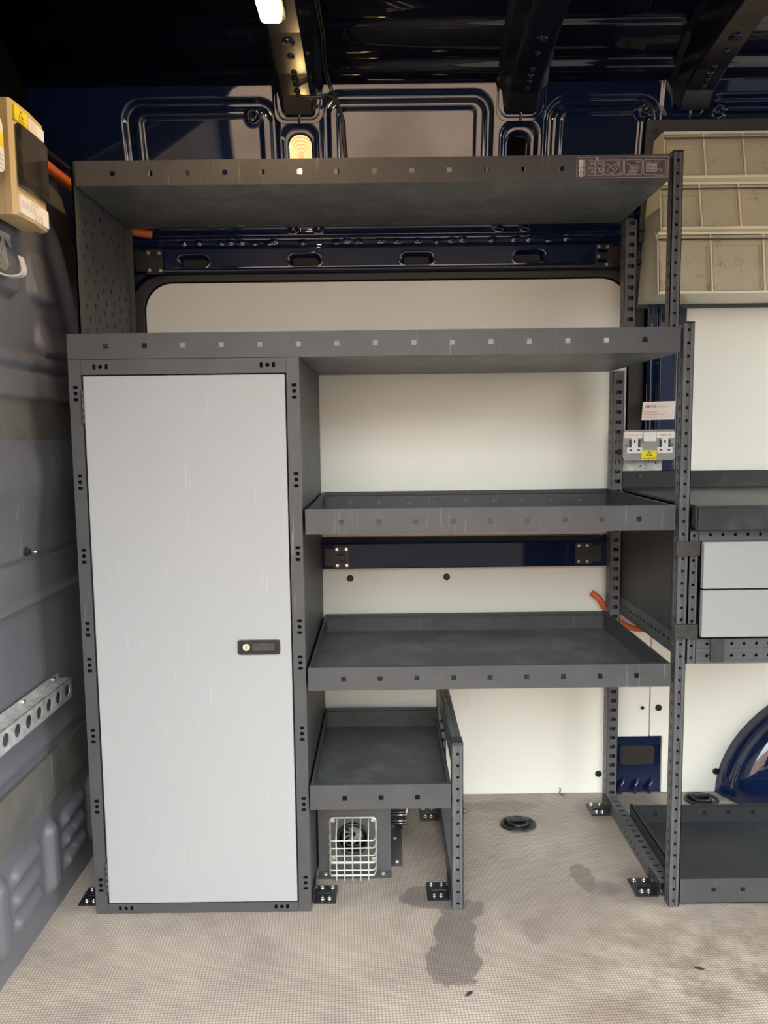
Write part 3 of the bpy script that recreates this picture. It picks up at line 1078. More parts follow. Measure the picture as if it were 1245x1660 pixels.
br.plate(rect(FY + 0.0365, BY - 0.0365, 0.001, 0.050), [crect(y, 0.030, 0.012, 0.009) for y in ys] + [crect(y + .009, 0.014, 0.004, 0.009) for y in ys], (0.1425, 0, 0), Y_, Z_, X_, 0.0015)
br.box(0.1655, 0.1670, FY + 0.0365, BY - 0.0365, 0.001, 0.050)
br.box(0.1425, 0.1670, FY + 0.0365, BY - 0.0365, 0.0485, 0.050)
br.build('bottom_rail', 'post', sf)
MB().box(0.1420, 0.1675, FY - 0.0005, FY + 0.040, 0.380, 0.386).build('end_cap', 'rack_dark', sf, bevel=0.001)
inst('bolt', MB().cyl((0, 0, 0), (1, 0, 0), 0.006, 0.006, 14, r2=0.0045).mesh('bolt'), 'hinge', sf, (0.167, FY + 0.018, 0.222))

# ---- tall cupboard
cb = thing('tall_cupboard', (-0.413, 1.88, 0.0), 'tall grey steel cupboard with a white locked door', 'cupboard')


def triplet(u, v, vertical=True):
    s = 0.0128
    if vertical:
        return [crect(u, v + s, 0.0100, 0.0066), circ(u, v, 0.0045, 12), crect(u, v - s, 0.0100, 0.0066)]
    return [crect(u - s, v, 0.0066, 0.0100), circ(u, v, 0.0045, 12), crect(u + s, v, 0.0066, 0.0100)]


CL, CR, CT = -0.6535, -0.1735, 1.2215
tz = (1.152, 0.967, 0.809, 0.650, 0.571, 0.412, 0.251, 0.068)


def cup_upright(x0, x1, tx):
    b = MB()
    hl = []
    for z in tz:
        hl += triplet(tx, z)
    b.plate(rect(x0, x1, 0.001, CT), hl, (0, FY, 0), X_, Z_, Y_, 0.0015)
    b.box(x0, x0 + .0015, FY + .0015, FY + 0.02, 0.001, CT).box(x1 - .0015, x1, FY + .0015, FY + 0.02, 0.001, CT)
    u_ = b.build('upright', 'rack', cb)
    MB().box(x0 + .002, x1 - .002, FY + 0.0016, FY + 0.0195, 0.002, CT - .001).build('upright_hole_shade', 'shade_black', u_)  # black filler stands for the shade inside the slots
    return u_


cup_upright(CL, -0.6275, -0.6405)
cup_upright(-0.2000, CR, -0.1845)
for z0, z1, zc in ((1.1905, CT, 1.2065), (0.001, 0.0235, 0.0125)):
    b = MB()
    b.plate(rect(-0.6270, -0.2005, z0, z1), triplet(-0.587, zc, False) + triplet(-0.239, zc, False), (0, FY + 0.0003, 0), X_, Z_, Y_, 0.0015)
    b.box(-0.6270, -0.2005, FY + .0018, FY + 0.02, (z0 if z0 > 1 else z1 - .0015), (z0 + .0015 if z0 > 1 else z1))
    r_ = b.build('cross_rail', 'rack', cb)
    MB().box(-0.6265, -0.2010, FY + 0.0020, FY + 0.0175, z0 + .002, z1 - .002).build('rail_hole_shade', 'shade_black', r_)  # black filler behind the rail holes, painted shade
# carcass
sidep = MB().plate(rect(FY + 0.0205, BY, 0.001, CT), [crect(1.80, 0.985, 0.005, 0.018), crect(2.03, 0.995, 0.005, 0.018), crect(1.80, 0.62, 0.004, 0.010), crect(2.02, 0.655, 0.006, 0.008), crect(1.82, 0.36, 0.004, 0.008)],
                   (CR - .0015, 0, 0), Y_, Z_, X_, 0.0015).build('side_panel', 'rack_dark', cb)
MB().box(CL, CL + .0015, FY + 0.0205, BY, 0.001, CT).build('side_panel', 'rack_dark', cb)
MB().box(CL + .002, CR - .002, BY - .0015, BY, 0.001, CT).build('back_panel', 'rack_dark', cb)
MB().box(CL + .002, CR - .002, FY + 0.0205, BY - .002, CT - .0015, CT).build('top_panel', 'rack_dark', cb)
MB().box(CL + .002, CR - .002, FY + 0.0205, BY - .002, 0.002, .004).build('bottom_panel', 'rack_dark', cb)
# door
dr = MB().box(-0.6235, -0.2035, FY - 0.001, FY + 0.015, 0.0260, 1.1875).build('door', 'door', cb, bevel=0.0012)
dr['label'] = 'white scratched laminate door'
for z0, z1 in ((1.088, 1.160), (0.051, 0.122)):
    h = MB()
    n = 5
    for i in range(n):
        a, c_ = z0 + (z1 - z0) * i / n, z0 + (z1 - z0) * (i + 1) / n - 0.0008
        h.cyl((-0.6255, FY - 0.0035, a), Z_, 0.0032, c_ - a, 12)
    h.build('hinge', 'clip', dr)
# latch: dished plate, lock cylinder, pull flap
lt = MB()
lt.plate(rrect(-0.3185, -0.2270, 0.5910, 0.6230, 0.005), [rrect(-0.3120, -0.2330, 0.5965, 0.6175, 0.006)], (0, FY - 0.0045, 0), X_, Z_, Y_, 0.0035)
lt.plate(rrect(-0.3125, -0.2325, 0.5960, 0.6180, 0.006), [], (0, FY - 0.0018, 0), X_, Z_, Y_, 0.0006)
lto = lt.build('latch', 'black', dr, bevel=0.0008)
MB().cyl((-0.3000, FY - 0.0018, 0.6070), (0, -1, 0), 0.0080, 0.0026, 24, r2=0.0075).build('lock_cylinder', 'brass', lto)['label'] = 'brass lock cylinder'
MB().box(-0.2870, -0.2385, FY - 0.0035, FY - 0.0018, 0.5985, 0.6155).build('pull_flap', 'clip', lto, bevel=0.0006)
MB().box(-0.3010, -0.2990, FY - 0.0047, FY - 0.0044, 0.603, 0.611).build('keyhole', 'ink', lto)

# ---- instruction sticker on the topmost tray
st = thing('instruction_sticker', (0.52, UF, 1.597), 'purple-grey pictogram sticker on the topmost shelf edge', 'sticker')
yS = UF - 0.0004
MB().box(0.4190, 0.6170, yS, UF - .0001, 1.5985, 1.6440).build('sticker_sheet', 'sticker', st)


def strokes(name, segs, w, m='stline', yy=yS - 0.0002):
    b = MB()
    for pts in segs:
        for (x0, z0), (x1, z1) in zip(pts, pts[1:]):
            d = Vector((x1 - x0, z1 - z0))
            if d.length < 1e-6:
                continue
            n = Vector((-d.y, d.x)).normalized() * w / 2
            d = d.normalized() * w / 2
            q = [(x0 - d.x + n.x, z0 - d.y + n.y), (x0 - d.x - n.x, z0 - d.y - n.y), (x1 + d.x - n.x, z1 + d.y - n.y), (x1 + d.x + n.x, z1 + d.y + n.y)]
            b.add([(a, yy, c) for a, c in q], [(0, 1, 2, 3)])
    return b.build(name, m, st)


def frame_line(x0, x1, z0, z1, r=0.003):
    p = rrect(x0, x1, z0, z1, r, 3)
    return [p + [p[0]]]


strokes('border', frame_line(0.4205, 0.6155, 1.600, 1.6425, .001), 0.0005)
pict = []
for x0, x1, z0, z1 in ((0.4445, 0.4590, 1.622, 1.636), (0.4605, 0.4755, 1.622, 1.636), (0.4445, 0.4590, 1.6045, 1.6195), (0.4605, 0.4755, 1.6045, 1.6195)):
    pict += frame_line(x0, x1, z0, z1, .0015)
    pict += [[(x0 + .003, z0 + .003), (x0 + .008, z0 + .008), (x1 - .002, z0 + .010)], [(x0 + .004, z1 - .003), (x0 + .009, z1 - .005), (x1 - .003, z0 + .005)]]
for x0, x1 in ((0.4785, 0.5105), (0.5125, 0.5455), (0.5475, 0.5800)):
    pass
big = [(0.4785, 0.5095), (0.5120, 0.5440), (0.5460, 0.5780)]
sx = 1.0
frames3 = [(0.4785, 0.5100, 1.606, 1.636), (0.5130, 0.5440, 1.606, 1.636), (0.5470, 0.5790, 1.606, 1.636)]
# three large pictograms spread over the right part of the sheet
frames3 = [(0.4785, 0.5195, 1.6055, 1.6365), (0.5225, 0.5600, 1.6055, 1.6365), (0.5630, 0.6100, 1.6055, 1.6365)]
for x0, x1, z0, z1 in frames3:
    pict += frame_line(x0, x1, z0, z1, .0035)
x0, x1, z0, z1 = frames3[0]
pict += [[(x0 + .006, z0 + .008), (x0 + .012, z0 + .017), (x1 - .010, z1 - .004), (x1 - .007, z1 - .005), (x1 - .013, z0 + .012), (x0 + .018, z0 + .003), (x0 + .006, z0 + .008)],
         [(x0 + .012, z0 + .017), (x0 + .020, z0 + .012), (x1 - .010, z1 - .006)], [(x0 + .020, z0 + .012), (x0 + .018, z0 + .003)],
         [(x0 + .004, z1 - .009), (x0 + .012, z1 - .009), (x0 + .010, z1 - .014)], [(x1 - .008, z1 - .006), (x1 - .006, z0 + .006), (x1 - .002, z0 + .006)], [(x1 - .010, z0 + .003), (x1 - .003, z0 + .003)]]
x0, x1, z0, z1 = frames3[1]
pict += [frame_line(x0 + .012, x1 - .008, z0 + .007, z0 + .019, .004)[0], frame_line(x0 + .009, x1 - .013, z0 + .003, z0 + .008, .001)[0],
         [(x0 + .005, z1 - .008), (x0 + .012, z1 - .010), (x0 + .011, z0 + .014)], [(x1 - .014, z1 - .004), (x1 - .006, z1 - .004), (x1 - .008, z1 - .010)],
         [(x0 + .014, z0 + .012), (x1 - .011, z0 + .012)], [(x0 + .014, z0 + .015), (x1 - .011, z0 + .015)], [(x0 + .018, z0 + .008), (x0 + .018, z0 + .018)]]
x0, x1, z0, z1 = frames3[2]
pict += [frame_line(x0 + .006, x0 + .028, z0 + .006, z0 + .023, .001)[0], [(x0 + .006, z1 - .005), (x0 + .017, z1 - .005)], [(x0 + .022, z1 - .004), (x0 + .032, z1 - .004), (x0 + .030, z1 - .009)],
         [(x0 + .030, z0 + .011), (x0 + .038, z0 + .011), (x0 + .038, z0 + .005)]]
for k in range(5):
    pict.append([(x0 + .006, z0 + .009 + k * .003), (x0 + .028, z0 + .009 + k * .003)])
    pict.append([(x0 + .010 + k * .0036, z0 + .006), (x0 + .010 + k * .0036, z0 + .023)])
strokes('pictogram', pict, 0.0006)
ic = MB()
for k, zc in enumerate((1.6335, 1.6255, 1.6155, 1.6065)):
    ic.add([(0.4255, yS - .0002, zc - .0037), (0.4345, yS - .0002, zc - .0037), (0.4345, yS - .0002, zc + .0037), (0.4255, yS - .0002, zc + .0037)], [(0, 1, 2, 3)])
ic.build('pictogram', 'stline', st)
strokes('pictogram', [[(0.4300, 1.6350), (0.4300, 1.6322)], [(0.428, 1.6262), (0.432, 1.6250)], [(0.4285, 1.6170), (0.4285, 1.6135), (0.4312, 1.6135), (0.4312, 1.6170)], [(0.4285, 1.6080), (0.4285, 1.6050)], [(0.4312, 1.6080), (0.4312, 1.6050)]], 0.0012, 'ink', yS - 0.0003)
for sg_ in ([(0.4378, 1.637), (0.4378, 1.622)], [(0.4378, 1.619), (0.4378, 1.605)], [(0.588, 1.6025), (0.612, 1.6025)], [(0.6135, 1.608), (0.6135, 1.634)]):
    strokes('fine_print', [sg_], 0.0009)
strokes('scratch', [[(0.4630, 1.6410), (0.4690, 1.6160)], [(0.4640, 1.6410), (0.4680, 1.6200)]], 0.0016)

# ================================================================== BRACKETS
def wall_bracket(label, x0, x1, z0, z1, y, arm_dir, screws, slots=()):
    t = thing('wall_bracket', ((x0 + x1) / 2, y, z0), label, 'bracket', 'steel brackets tying the racking to the body side')
    MB().plate(rrect(x0, x1, z0, z1, 0.003), [rrect(a, b_, c, d, min(b_ - a, d - c) / 2 - .0001, 4) for a, b_, c, d in slots], (0, y, 0), X_, Z_, Y_, 0.003).build('plate', 'blacksteel', t)
    w = 0.026
    ax = (x0 - w, x0) if arm_dir < 0 else (x1, x1 + w)
    MB().box(ax[0], ax[1], y + 0.0005, y + 0.0025, z0 + 0.006, z1 - 0.006).build('arm', 'blacksteel', t)
    for sx_, sz_ in screws:
        inst('screw', screw_me, 'chrome', t, (sx_, y, sz_))
    return t


wall_bracket('black bracket fixing the perforated panel to the cant beam', -0.625, -0.580, 1.492, 1.556, 2.106, -1,
             [(-0.617, 1.546), (-0.588, 1.545), (-0.615, 1.501), (-0.586, 1.500)])
wall_bracket('slotted black bracket behind the upper right end frame', 0.570, 0.616, 1.496, 1.556, 2.108, 1,
             [(0.579, 1.549), (0.602, 1.548), (0.578, 1.524), (0.600, 1.503)],
             [(0.577, 0.605, 1.533, 1.541), (0.576, 0.603, 1.508, 1.516)])
wall_bracket('black bracket on the waist rail beside the cupboard', -0.140, -0.098, 0.690, 0.752, 2.119, -1,
             [(-0.132, 0.744), (-0.106, 0.744), (-0.131, 0.699), (-0.105, 0.699)],
             [(-0.131, -0.108, 0.726, 0.733), (-0.123, -0.108, 0.708, 0.714)])
wall_bracket('black bracket on the waist rail by the tall end frame', 0.530, 0.576, 0.694, 0.754, 2.119, 1,
             [(0.539, 0.746), (0.562, 0.746), (0.539, 0.702), (0.563, 0.702)])


def foot_bracket(label, xw, yc, side, grimy=False):
    """floor plate beside a post; side -1: plate lies towards -x of xw"""
    t = thing('foot_bracket', (xw, yc, 0.0), label, 'bracket', 'black foot brackets screwed to the floor')
    a, b_ = sorted((xw, xw + side * 0.052))
    MB().plate(rrect(a, b_, yc - 0.034, yc + 0.034, 0.003), [], (0, 0, 0.0005), X_, Y_, Z_, 0.003).build('floor_plate', 'blacksteel', t)
    a2, b2 = sorted((xw, xw + side * 0.003))
    MB().box(a2, b2, yc - 0.030, yc + 0.030, 0.0035, 0.034).build('upright_tab', 'blacksteel', t)
    MB().box(min(xw + side * .006, xw + side * .04), max(xw + side * .006, xw + side * .04), yc - 0.003, yc + 0.003, 0.0035, 0.0075).build('pressed_rib', 'blacksteel', t, bevel=.001)
    for dx, dy in ((0.016, 0.022), (0.040, 0.022), (0.020, -0.022), (0.036, -0.022)):
        inst('screw', screw_up, 'hinge' if grimy else 'chrome', t, (xw + side * dx, yc + dy, 0.0035))
    tb = inst('bolt', bolt_x, 'chrome', t, (xw + side * 0.003, yc, 0.02))
    if side > 0:
        tb.rotation_euler = (0, 0, math.pi)
    return t


foot_bracket('foot bracket right of the cupboard, before the heater', -0.1715, 1.688, 1)
foot_bracket('foot bracket left of the short frame, near the front', 0.1405, 1.694, -1)
foot_bracket('grimy foot bracket at the front of the tall end frame', 0.6185, 1.700, -1, True)
foot_bracket('grimy foot bracket at the back of the tall end frame', 0.6185, 2.075, -1, True)
foot_bracket('foot bracket at the back of the short frame', 0.1405, 2.060, -1)
foot_bracket('foot bracket between the cupboard and the bulkhead', -0.6550, 1.690, -1)

# ================================================================== RIGHT-HAND UNIT
RX = 1.52
du = thing('drawer_unit', (1.08, 1.88, 0.557), 'slotted grey drawer unit with two pale drawers', 'drawer unit')
front_post(du, 0.6500, 0.6700, FY + 0.001, FY + 0.041, 0.5580, 0.8470)
front_post(du, RX - 0.022, RX, FY + 0.001, FY + 0.041, 0.5580, 0.8470)


def hole_rail(z0, z1, hz, y0=FY + 0.003):
    xs = [0.695 + i * PITCHP for i in range(30)]
    b = MB()
    b.plate(rect(0.6705, RX - 0.0225, z0, z1), [circ(x, hz, 0.0038, 10) for x in xs if x < RX - .03], (0, y0, 0), X_, Z_, Y_, 0.0015)
    b.box(0.6705, RX - 0.0225, y0 + 0.012, y0 + 0.0135, z0, z1)
    shade_z = (z0 + .001, z1 - .001)
    b.box(0.6705, RX - 0.0225, y0 - 0.0025, y0, z0, z0 + (z1 - z0) * 0.28)
    r_ = b.build('cross_rail', 'post', du)
    MB().box(0.672, RX - 0.024, y0 + 0.0018, y0 + 0.0115, shade_z[0], shade_z[1]).build('rail_hole_shade', 'shade_black', r_)  # black block makes the rail holes read as shaded
    return r_


hole_rail(0.8260, 0.8475, 0.8390)
hole_rail(0.5820, 0.6120, 0.6010)
hole_rail(0.5580, 0.5810, 0.5745)
MB().box(0.6505, 0.6520, FY + 0.0415, BY, 0.6080, 0.8470).build('side_panel', 'rack_dark', du)
MB().box(RX - .0015, RX, FY + 0.0415, BY, 0.6080, 0.8470).build('side_panel', 'rack_dark', du)
sr = MB().plate(rect(FY + 0.0415, BY, 0.5585, 0.6075), [crect(FY + 0.06 + i * 0.0267, 0.585, 0.016, 0.006) for i in range(16)], (0.6500, 0, 0), Y_, Z_, X_, 0.002)
sr.box(0.6500, 0.6640, FY + 0.0415, BY, 0.5585, 0.5600)
sr.build('side_rail', 'post', du)
MB().box(0.6525, RX - .002, BY - .0015, BY, 0.5585, 0.8470).build('back_panel', 'rack_dark', du)
MB().box(0.6645, RX - .002, FY + 0.0425, BY - .002, 0.560, 0.562).build('bottom_panel', 'rack_dark', du)
for z0, z1 in ((0.7255, 0.8255), (0.6205, 0.7215)):
    d_ = MB().box(0.6745, RX - 0.026, FY - 0.016, FY - 0.002, z0, z1).build('drawer', 'drawer', du, bevel=0.001)
    MB().box(0.682, RX - 0.032, FY - 0.002, BY - 0.02, z0 + 0.006, z1 - 0.012).build('drawer_box', 'rack_dark', d_)
for x0, x1, z0, z1 in ((0.6190, 0.6700, 0.795, 0.826), (0.6190, 0.6700, 0.6155, 0.6465), (0.6990, 0.7280, 0.5640, 0.6150)):
    k = MB().box(x0, x1, FY - 0.009, FY - 0.0006, z0, z1)
    o = k.build('joining_clip', 'clip', du, bevel=0.002)

bt = thing('bench_top', (1.08, 1.86, 0.852), 'black bench top with an upstand over the drawer unit', 'worktop')
MB().box(0.6520, RX + 0.01, 1.598, BY + 0.004, 0.8985, 0.9040).build('top', 'bench', bt, bevel=0.001)
fe = MB().plate([(0.6560, 0.8525), (RX + 0.01, 0.8525), (RX + 0.01, 0.8984), (0.6560, 0.8984)], [], (0, 1.598, 0), X_, Z_, Y_, 0.004)
fe.plate([(1.602, 0.8525), (1.622, 0.8600), (1.622, 0.8984), (1.602, 0.8984)], [], (0.6520, 0, 0), Y_, Z_, X_, 0.004)
fe.build('front_edge', 'bench', bt, bevel=0.001)
MB().box(0.6520, RX + 0.01, BY + 0.001, BY + 0.005, 0.9041, 0.9500).build('upstand', 'bench', bt, bevel=0.001)
inst('bolt', MB().cyl((0, 0, 0), (0, -1, 0), 0.005, 0.003, 12).mesh('bolt'), 'hinge', bt, (0.708, BY + 0.001, 0.938))

ft = thing('floor_tray', (1.08, 1.82, 0.0), 'steel floor tray under the drawer unit, shading inside coloured black', 'tray')
fx0, fx1, fy0, fy1 = 0.6520, RX, FY + 0.004, 1.985
MB().plate(rect(fx0, fx1, 0.008, 0.063), [crect(0.727 + i * 0.0655, 0.038, 0.0105, 0.0105) for i in range(12)], (0, fy0, 0), X_, Z_, Y_, 0.0018).build('front_lip', 'rack', ft)
MB().box(fx0, fx1, fy0 + .002, fy1 - .002, 0.008, 0.010).build('base', 'ftray', ft)
MB().box(fx0, fx0 + .0018, fy0 + .002, fy1, 0.008, 0.063).box(fx0, fx0 + .008, fy0 + .01, fy1, 0.061, 0.063).build('side_lip', 'ftray', ft)
MB().box(fx1 - .0018, fx1, fy0 + .002, fy1, 0.008, 0.063).build('side_lip', 'ftray', ft)
MB().plate(rect(fx0 + .002, fx1 - .002, 0.008, 0.058), [crect(0.720 + i * 0.0655, 0.036, 0.0105, 0.0105) for i in range(12)], (0, fy1 - .002, 0), X_, Z_, Y_, 0.0018).box(fx0 + .002, fx1 - .002, fy1 - .007, fy1, 0.0575, 0.0595).box(fx0 + .002, fx1 - .002, fy1 + .003, fy1 + .004, 0.008, 0.056).build('back_lip', 'ftray', ft)  # last box is a sheet added to darken the holes
MB().box(fx0, fx1, fy0 + .01, fy0 + .04, 0.0, 0.0078).box(fx0, fx1, fy1 - .04, fy1 - .01, 0.0, 0.0078).build('runner', 'black', ft)

# ---- tilt-bin cabinets on a leaning panel
mp_ = thing('mounting_panel', (1.05, 2.13, 1.39), 'dark grey board carrying the tilt bins', 'panel')
ln = math.hypot(0.076, 0.465)
Vv = Vector((0, -0.076, 0.465)) / ln
Wv = Vector((0, 0.465, 0.076)) / ln
MB().plate(rect(0.690, 1.55, 0, ln), [circ(0.735, 0.018, .003)], (0, 2.153, 1.393), X_, Vv, Wv, 0.006).build('board', 'heater', mp_, bevel=.001)
for px_, pv in ((0.703, 0.145), (0.712, ln - 0.028), (0.72, 0.02)):
    p = Vector((px_, 2.153, 1.393)) + Vv * pv
    MB().cyl(p, -Wv, 0.007 if pv > .3 else .0045, 0.003, 14).build('screw', 'rack_dark' if pv > .3 else 'chrome', mp_)


def tilt_bins(label, z0, z1, yf, yb, x0, n, pitch, slope):
    t = thing('tilt_bin_cabinet', (x0 + n * pitch / 2, yf, z0), label, 'bin cabinet', 'tilt-bin cabinets')
    x1 = x0 + n * pitch + 0.008
    h = z1 - z0
    # side profile: sloping top front corner, back follows the panel
    ybt = 2.146 - 0.076 / 0.465 * (z1 - 1.393) - 0.001
    ybb = 2.146 - 0.076 / 0.465 * (z0 - 1.393) - 0.001
    prof = [(yf, z0), (ybb, z0), (ybt, z1), (yf + slope + .006, z1), (yf + slope * .55, z1 - 0.022), (yf, z0 + 0.004)]
    for xa in (x0, x1 - 0.003):
        MB().plate(prof, [], (xa, 0, 0), Y_, Z_, X_, 0.003).build('side', 'creamlight', t, bevel=.0006)
    MB().box(x0 + .003, x1 - .003, yf - 0.006, ybb, z0, z0 + 0.006).build('bottom', 'creamlight', t)
    MB().box(x0 + .003, x1 - .003, yf + slope - .004, ybt, z1 - 0.006, z1).build('top', 'creamlight', t)
    MB().plate([(ybb - .003, z0 + .004), (ybb, z0 + .004), (ybt, z1 - .003), (ybt - .003, z1 - .003)], [], (x0 + .003, 0, 0), Y_, Z_, X_, x1 - x0 - .006).build('back', 'creamlight', t)
    MB().tube([(x0 + .002, yf + slope * .45 - 0.001, z1 - 0.020), (x1 - .002, yf + slope * .45 - 0.001, z1 - 0.020)], 0.0022, 8).build('hinge_rod', 'hinge', t)
    for i in range(n):
        a, c = x0 + 0.004 + i * pitch + 0.002, x0 + 0.004 + (i + 1) * pitch - 0.002
        b = MB()
        zt, zb_ = z1 - 0.008, z0 + 0.008
        yt, y_b = yf + slope, yf + 0.001
        # front wall, two cheeks, floor, raised label rim
        fr = lambda z: y_b + (yt - y_b) * (z - zb_) / (zt - zb_)
        b.plate([(fr(zb_), zb_), (fr(zb_) + .002, zb_), (fr(zt) + .002, zt), (fr(zt), zt)], [], (a, 0, 0), Y_, Z_, X_, c - a)
        for xx in (a, c - .0018):
            b.plate([(fr(zb_), zb_), (ybb - 0.012, zb_), (ybt - 0.010, zt - 0.02), (fr(zt), zt)], [], (xx, 0, 0), Y_, Z_, X_, .0018)
        b.box(a, c, fr(zb_) + .002, ybb - .012, zb_, zb_ + .002)
        zr = z1 - 0.034
        b.plate([(fr(zr) - .003, zr), (fr(zr), zr), (fr(zr + .003), zr + .003), (fr(zr + .003) - .003, zr + .003)], [], (a + .004, 0, 0), Y_, Z_, X_, c - a - .008)
        for xx in (a + .004, c - .0065):
            b.plate([(fr(zb_ + .004) - .002, zb_ + .004), (fr(zb_ + .004), zb_ + .004), (fr(zr), zr), (fr(zr) - .002, zr)], [], (xx, 0, 0), Y_, Z_, X_, .002)
        b.build('bin', 'bin', t)
        if i:
            xd = x0 + 0.004 + i * pitch
            MB().plate([(yf - .0035, z0 + .004), (yf + .004, z0 + .004), (yf + slope + .006, z1 - .003), (yf + slope - .0015, z1 - .003)], [], (xd - .0018, 0, 0), Y_, Z_, X_, .0036).build('front_fin', 'creamlight', t)
            MB().plate([(yf + .004, z0 + .004), (ybb - .004, z0 + .004), (ybt - .004, z1 - .003), (yf + slope + .004, z1 - .003)], [], (xd - .0012, 0, 0), Y_, Z_, X_, .0024).build('divider', 'creamlight', t)
    return t


tilt_bins('topmost tilt-bin cabinet catching the lamp glow', 1.6830, 1.8040, 1.990, 2.08, 0.7080, 7, 0.0985, 0.026)
tilt_bins('middle tilt-bin cabinet with dirty bins', 1.5600, 1.6820, 1.990, 2.10, 0.7010, 7, 0.0985, 0.026)
tilt_bins('lowest tilt-bin cabinet with larger bins', 1.4030, 1.5590, 1.990, 2.13, 0.6970, 5, 0.1330, 0.022)

# ================================================================== ELECTRICS
# consumer unit on the bulkhead
cu_ = thing('consumer_unit', (-0.715, 1.57, 1.478), 'cream fuse box with smoked flap on the bulkhead', 'fuse box')
fx = -0.684
y0, y1, z0, z1 = 1.497, 1.640, 1.480, 1.690
MB().box(-0.735, -0.704, y0 + .004, y1 - .004, z0 + .002, z1 - .002).build('base', 'cream', cu_, bevel=.003)
cov = [(y0, -0.704), (y0, -0.690), (y0 + .006, fx), ((y0 + y1) / 2, fx + 0.004), (y1 - .006, fx), (y1, -0.690), (y1, -0.704)]
MB().plate([(b_, a) for a, b_ in cov], [], (0, 0, z0), X_, Y_, Z_, z1 - z0).build('cover', 'cream', cu_, bevel=.002)
MB().plate([(fx + .0035, y0 + .010), (fx + .0035, y1 - .004), (fx + .010, y1 - .010), (fx + .012, (y0 + y1) / 2), (fx + .010, y0 + .018)], [], (0, 0, 1.534), X_, Y_, Z_, 0.115).build('flap', 'smoked', cu_, bevel=.002)['label'] = 'smoked transparent flap'
lbx = fx + .0046
MB().box(lbx - .004, lbx, y0 + .012, y1 - .008, 1.486, 1.520).build('paper_label', 'paper', cu_)
text_part('IMPORTANT', 0.0062, 'inkgrey', cu_, (lbx, (y0 + y1) / 2, 1.5125), Y_, Z_, align='CENTER')
for k in range(3):
    text_part('This installation should be tested', 0.0044, 'inkgrey', cu_, (lbx, y0 + .018, 1.5070 - k * .0044), Y_, Z_)
text_part('1 . 9 . 17', 0.0085, 'ink', cu_, (lbx, y0 + .072, 1.4945), Y_, Z_)
text_part('30 . 9 . 22', 0.0085, 'ink', cu_, (lbx, y0 + .072, 1.4872), Y_, Z_)
MB().box(lbx - .004, lbx, y0 + .008, y0 + .060, 1.654, 1.680).build('warning_label', 'yellow', cu_)
tri = [(y0 + .025, 1.664), (y0 + .043, 1.664), (y0 + .034, 1.678)]
MB().plate(tri, [[(y0 + .0280, 1.6655), (y0 + .040, 1.6655), (y0 + .034, 1.6752)]], (lbx, 0, 0), Y_, Z_, X_, .0003).build('warning_triangle', 'ink', cu_)
text_part('DANGER', 0.006, 'ink', cu_, (lbx, y0 + .034, 1.6565), Y_, Z_, align='CENTER')
MB().box(lbx - .004, lbx, y0 + .066, y1 - .010, 1.655, 1.678).build('paper_label', 'paper', cu_)
for k in range(4):
    text_part('Test this device', 0.0044, 'inkgrey', cu_, (lbx, y0 + .070, 1.6725 - k * .0048), Y_, Z_)
MB().cyl((-0.715, (y0 + y1) / 2, z0 + .002), (0, 0, -1), 0.016, 0.001, 24).build('knockout', 'cream', cu_)
# a second outlet, cut by the left of the picture
so_ = thing('industrial_socket', (-0.715, 1.44, 1.53), 'white outlet with yellow label before the fuse box', 'socket')
MB().plate(rrect(1.385, 1.470, 1.530, 1.650, .02), [], (-0.742, 0, 0), Y_, Z_, X_, 0.045).build('housing', 'cream', so_, bevel=.004)
MB().plate(rrect(1.400, 1.462, 1.538, 1.640, .02), [], (-0.697, 0, 0), Y_, Z_, X_, 0.014).build('cover', 'whitep', so_, bevel=.003)
MB().box(-0.683, -0.6825, 1.435, 1.460, 1.585, 1.612).build('warning_label', 'yellow', so_)
for k in range(4):
    MB().box(-0.683, -0.681, 1.408, 1.456, 1.546 + k * .008, 1.550 + k * .008).build('vent_rib', 'whitep', so_)

# white hook on its plate
hk = thing('wall_hook', (-0.73, 1.53, 1.37), 'white J hook under the fuse box', 'hook')
MB().plate([(1.44, 1.385), (1.545, 1.385), (1.56, 1.40), (1.545, 1.452), (1.575, 1.436), (1.57, 1.46), (1.44, 1.46)], [circ(1.535, 1.425, .004)], (-0.735, 0, 0), Y_, Z_, X_, 0.003).build('back_plate', 'galv', hk)
hp = arc_pts([(-0.736, 1.52, 1.378), (-0.712, 1.522, 1.3705), (-0.694, 1.524, 1.3725), (-0.688, 1.526, 1.382), (-0.692, 1.529, 1.400), (-0.696, 1.531, 1.409)], 6)
hb = MB()
vs = []
for i, p in enumerate(hp):
    d = (hp[min(i + 1, len(hp) - 1)] - hp[max(i - 1, 0)])
    n = Vector((-d.z, 0, d.x)).normalized() * 0.0015
    for sy in (-0.009, 0.009):
        for sn in (-1, 1):
            vs.append(p + Vector((0, sy, 0)) + n * sn)
fs = []
for i in range(len(hp) - 1):
    a, b_ = i * 4, (i + 1) * 4
    fs += [(a, a + 1, b_ + 1, b_), (a + 1, a + 3, b_ + 3, b_ + 1), (a + 3, a + 2, b_ + 2, b_ + 3), (a + 2, a, b_, b_ + 2)]
fs += [(0, 2, 3, 1), tuple(len(vs) - 4 + i for i in (0, 1, 3, 2))]
hb.add(vs, fs)
hb.build('hook_arm', 'hookp', hk)
MB().cyl((-0.733, 1.505, 1.438), X_, 0.006, 0.012, 12).build('bolt', 'chrome', hk)

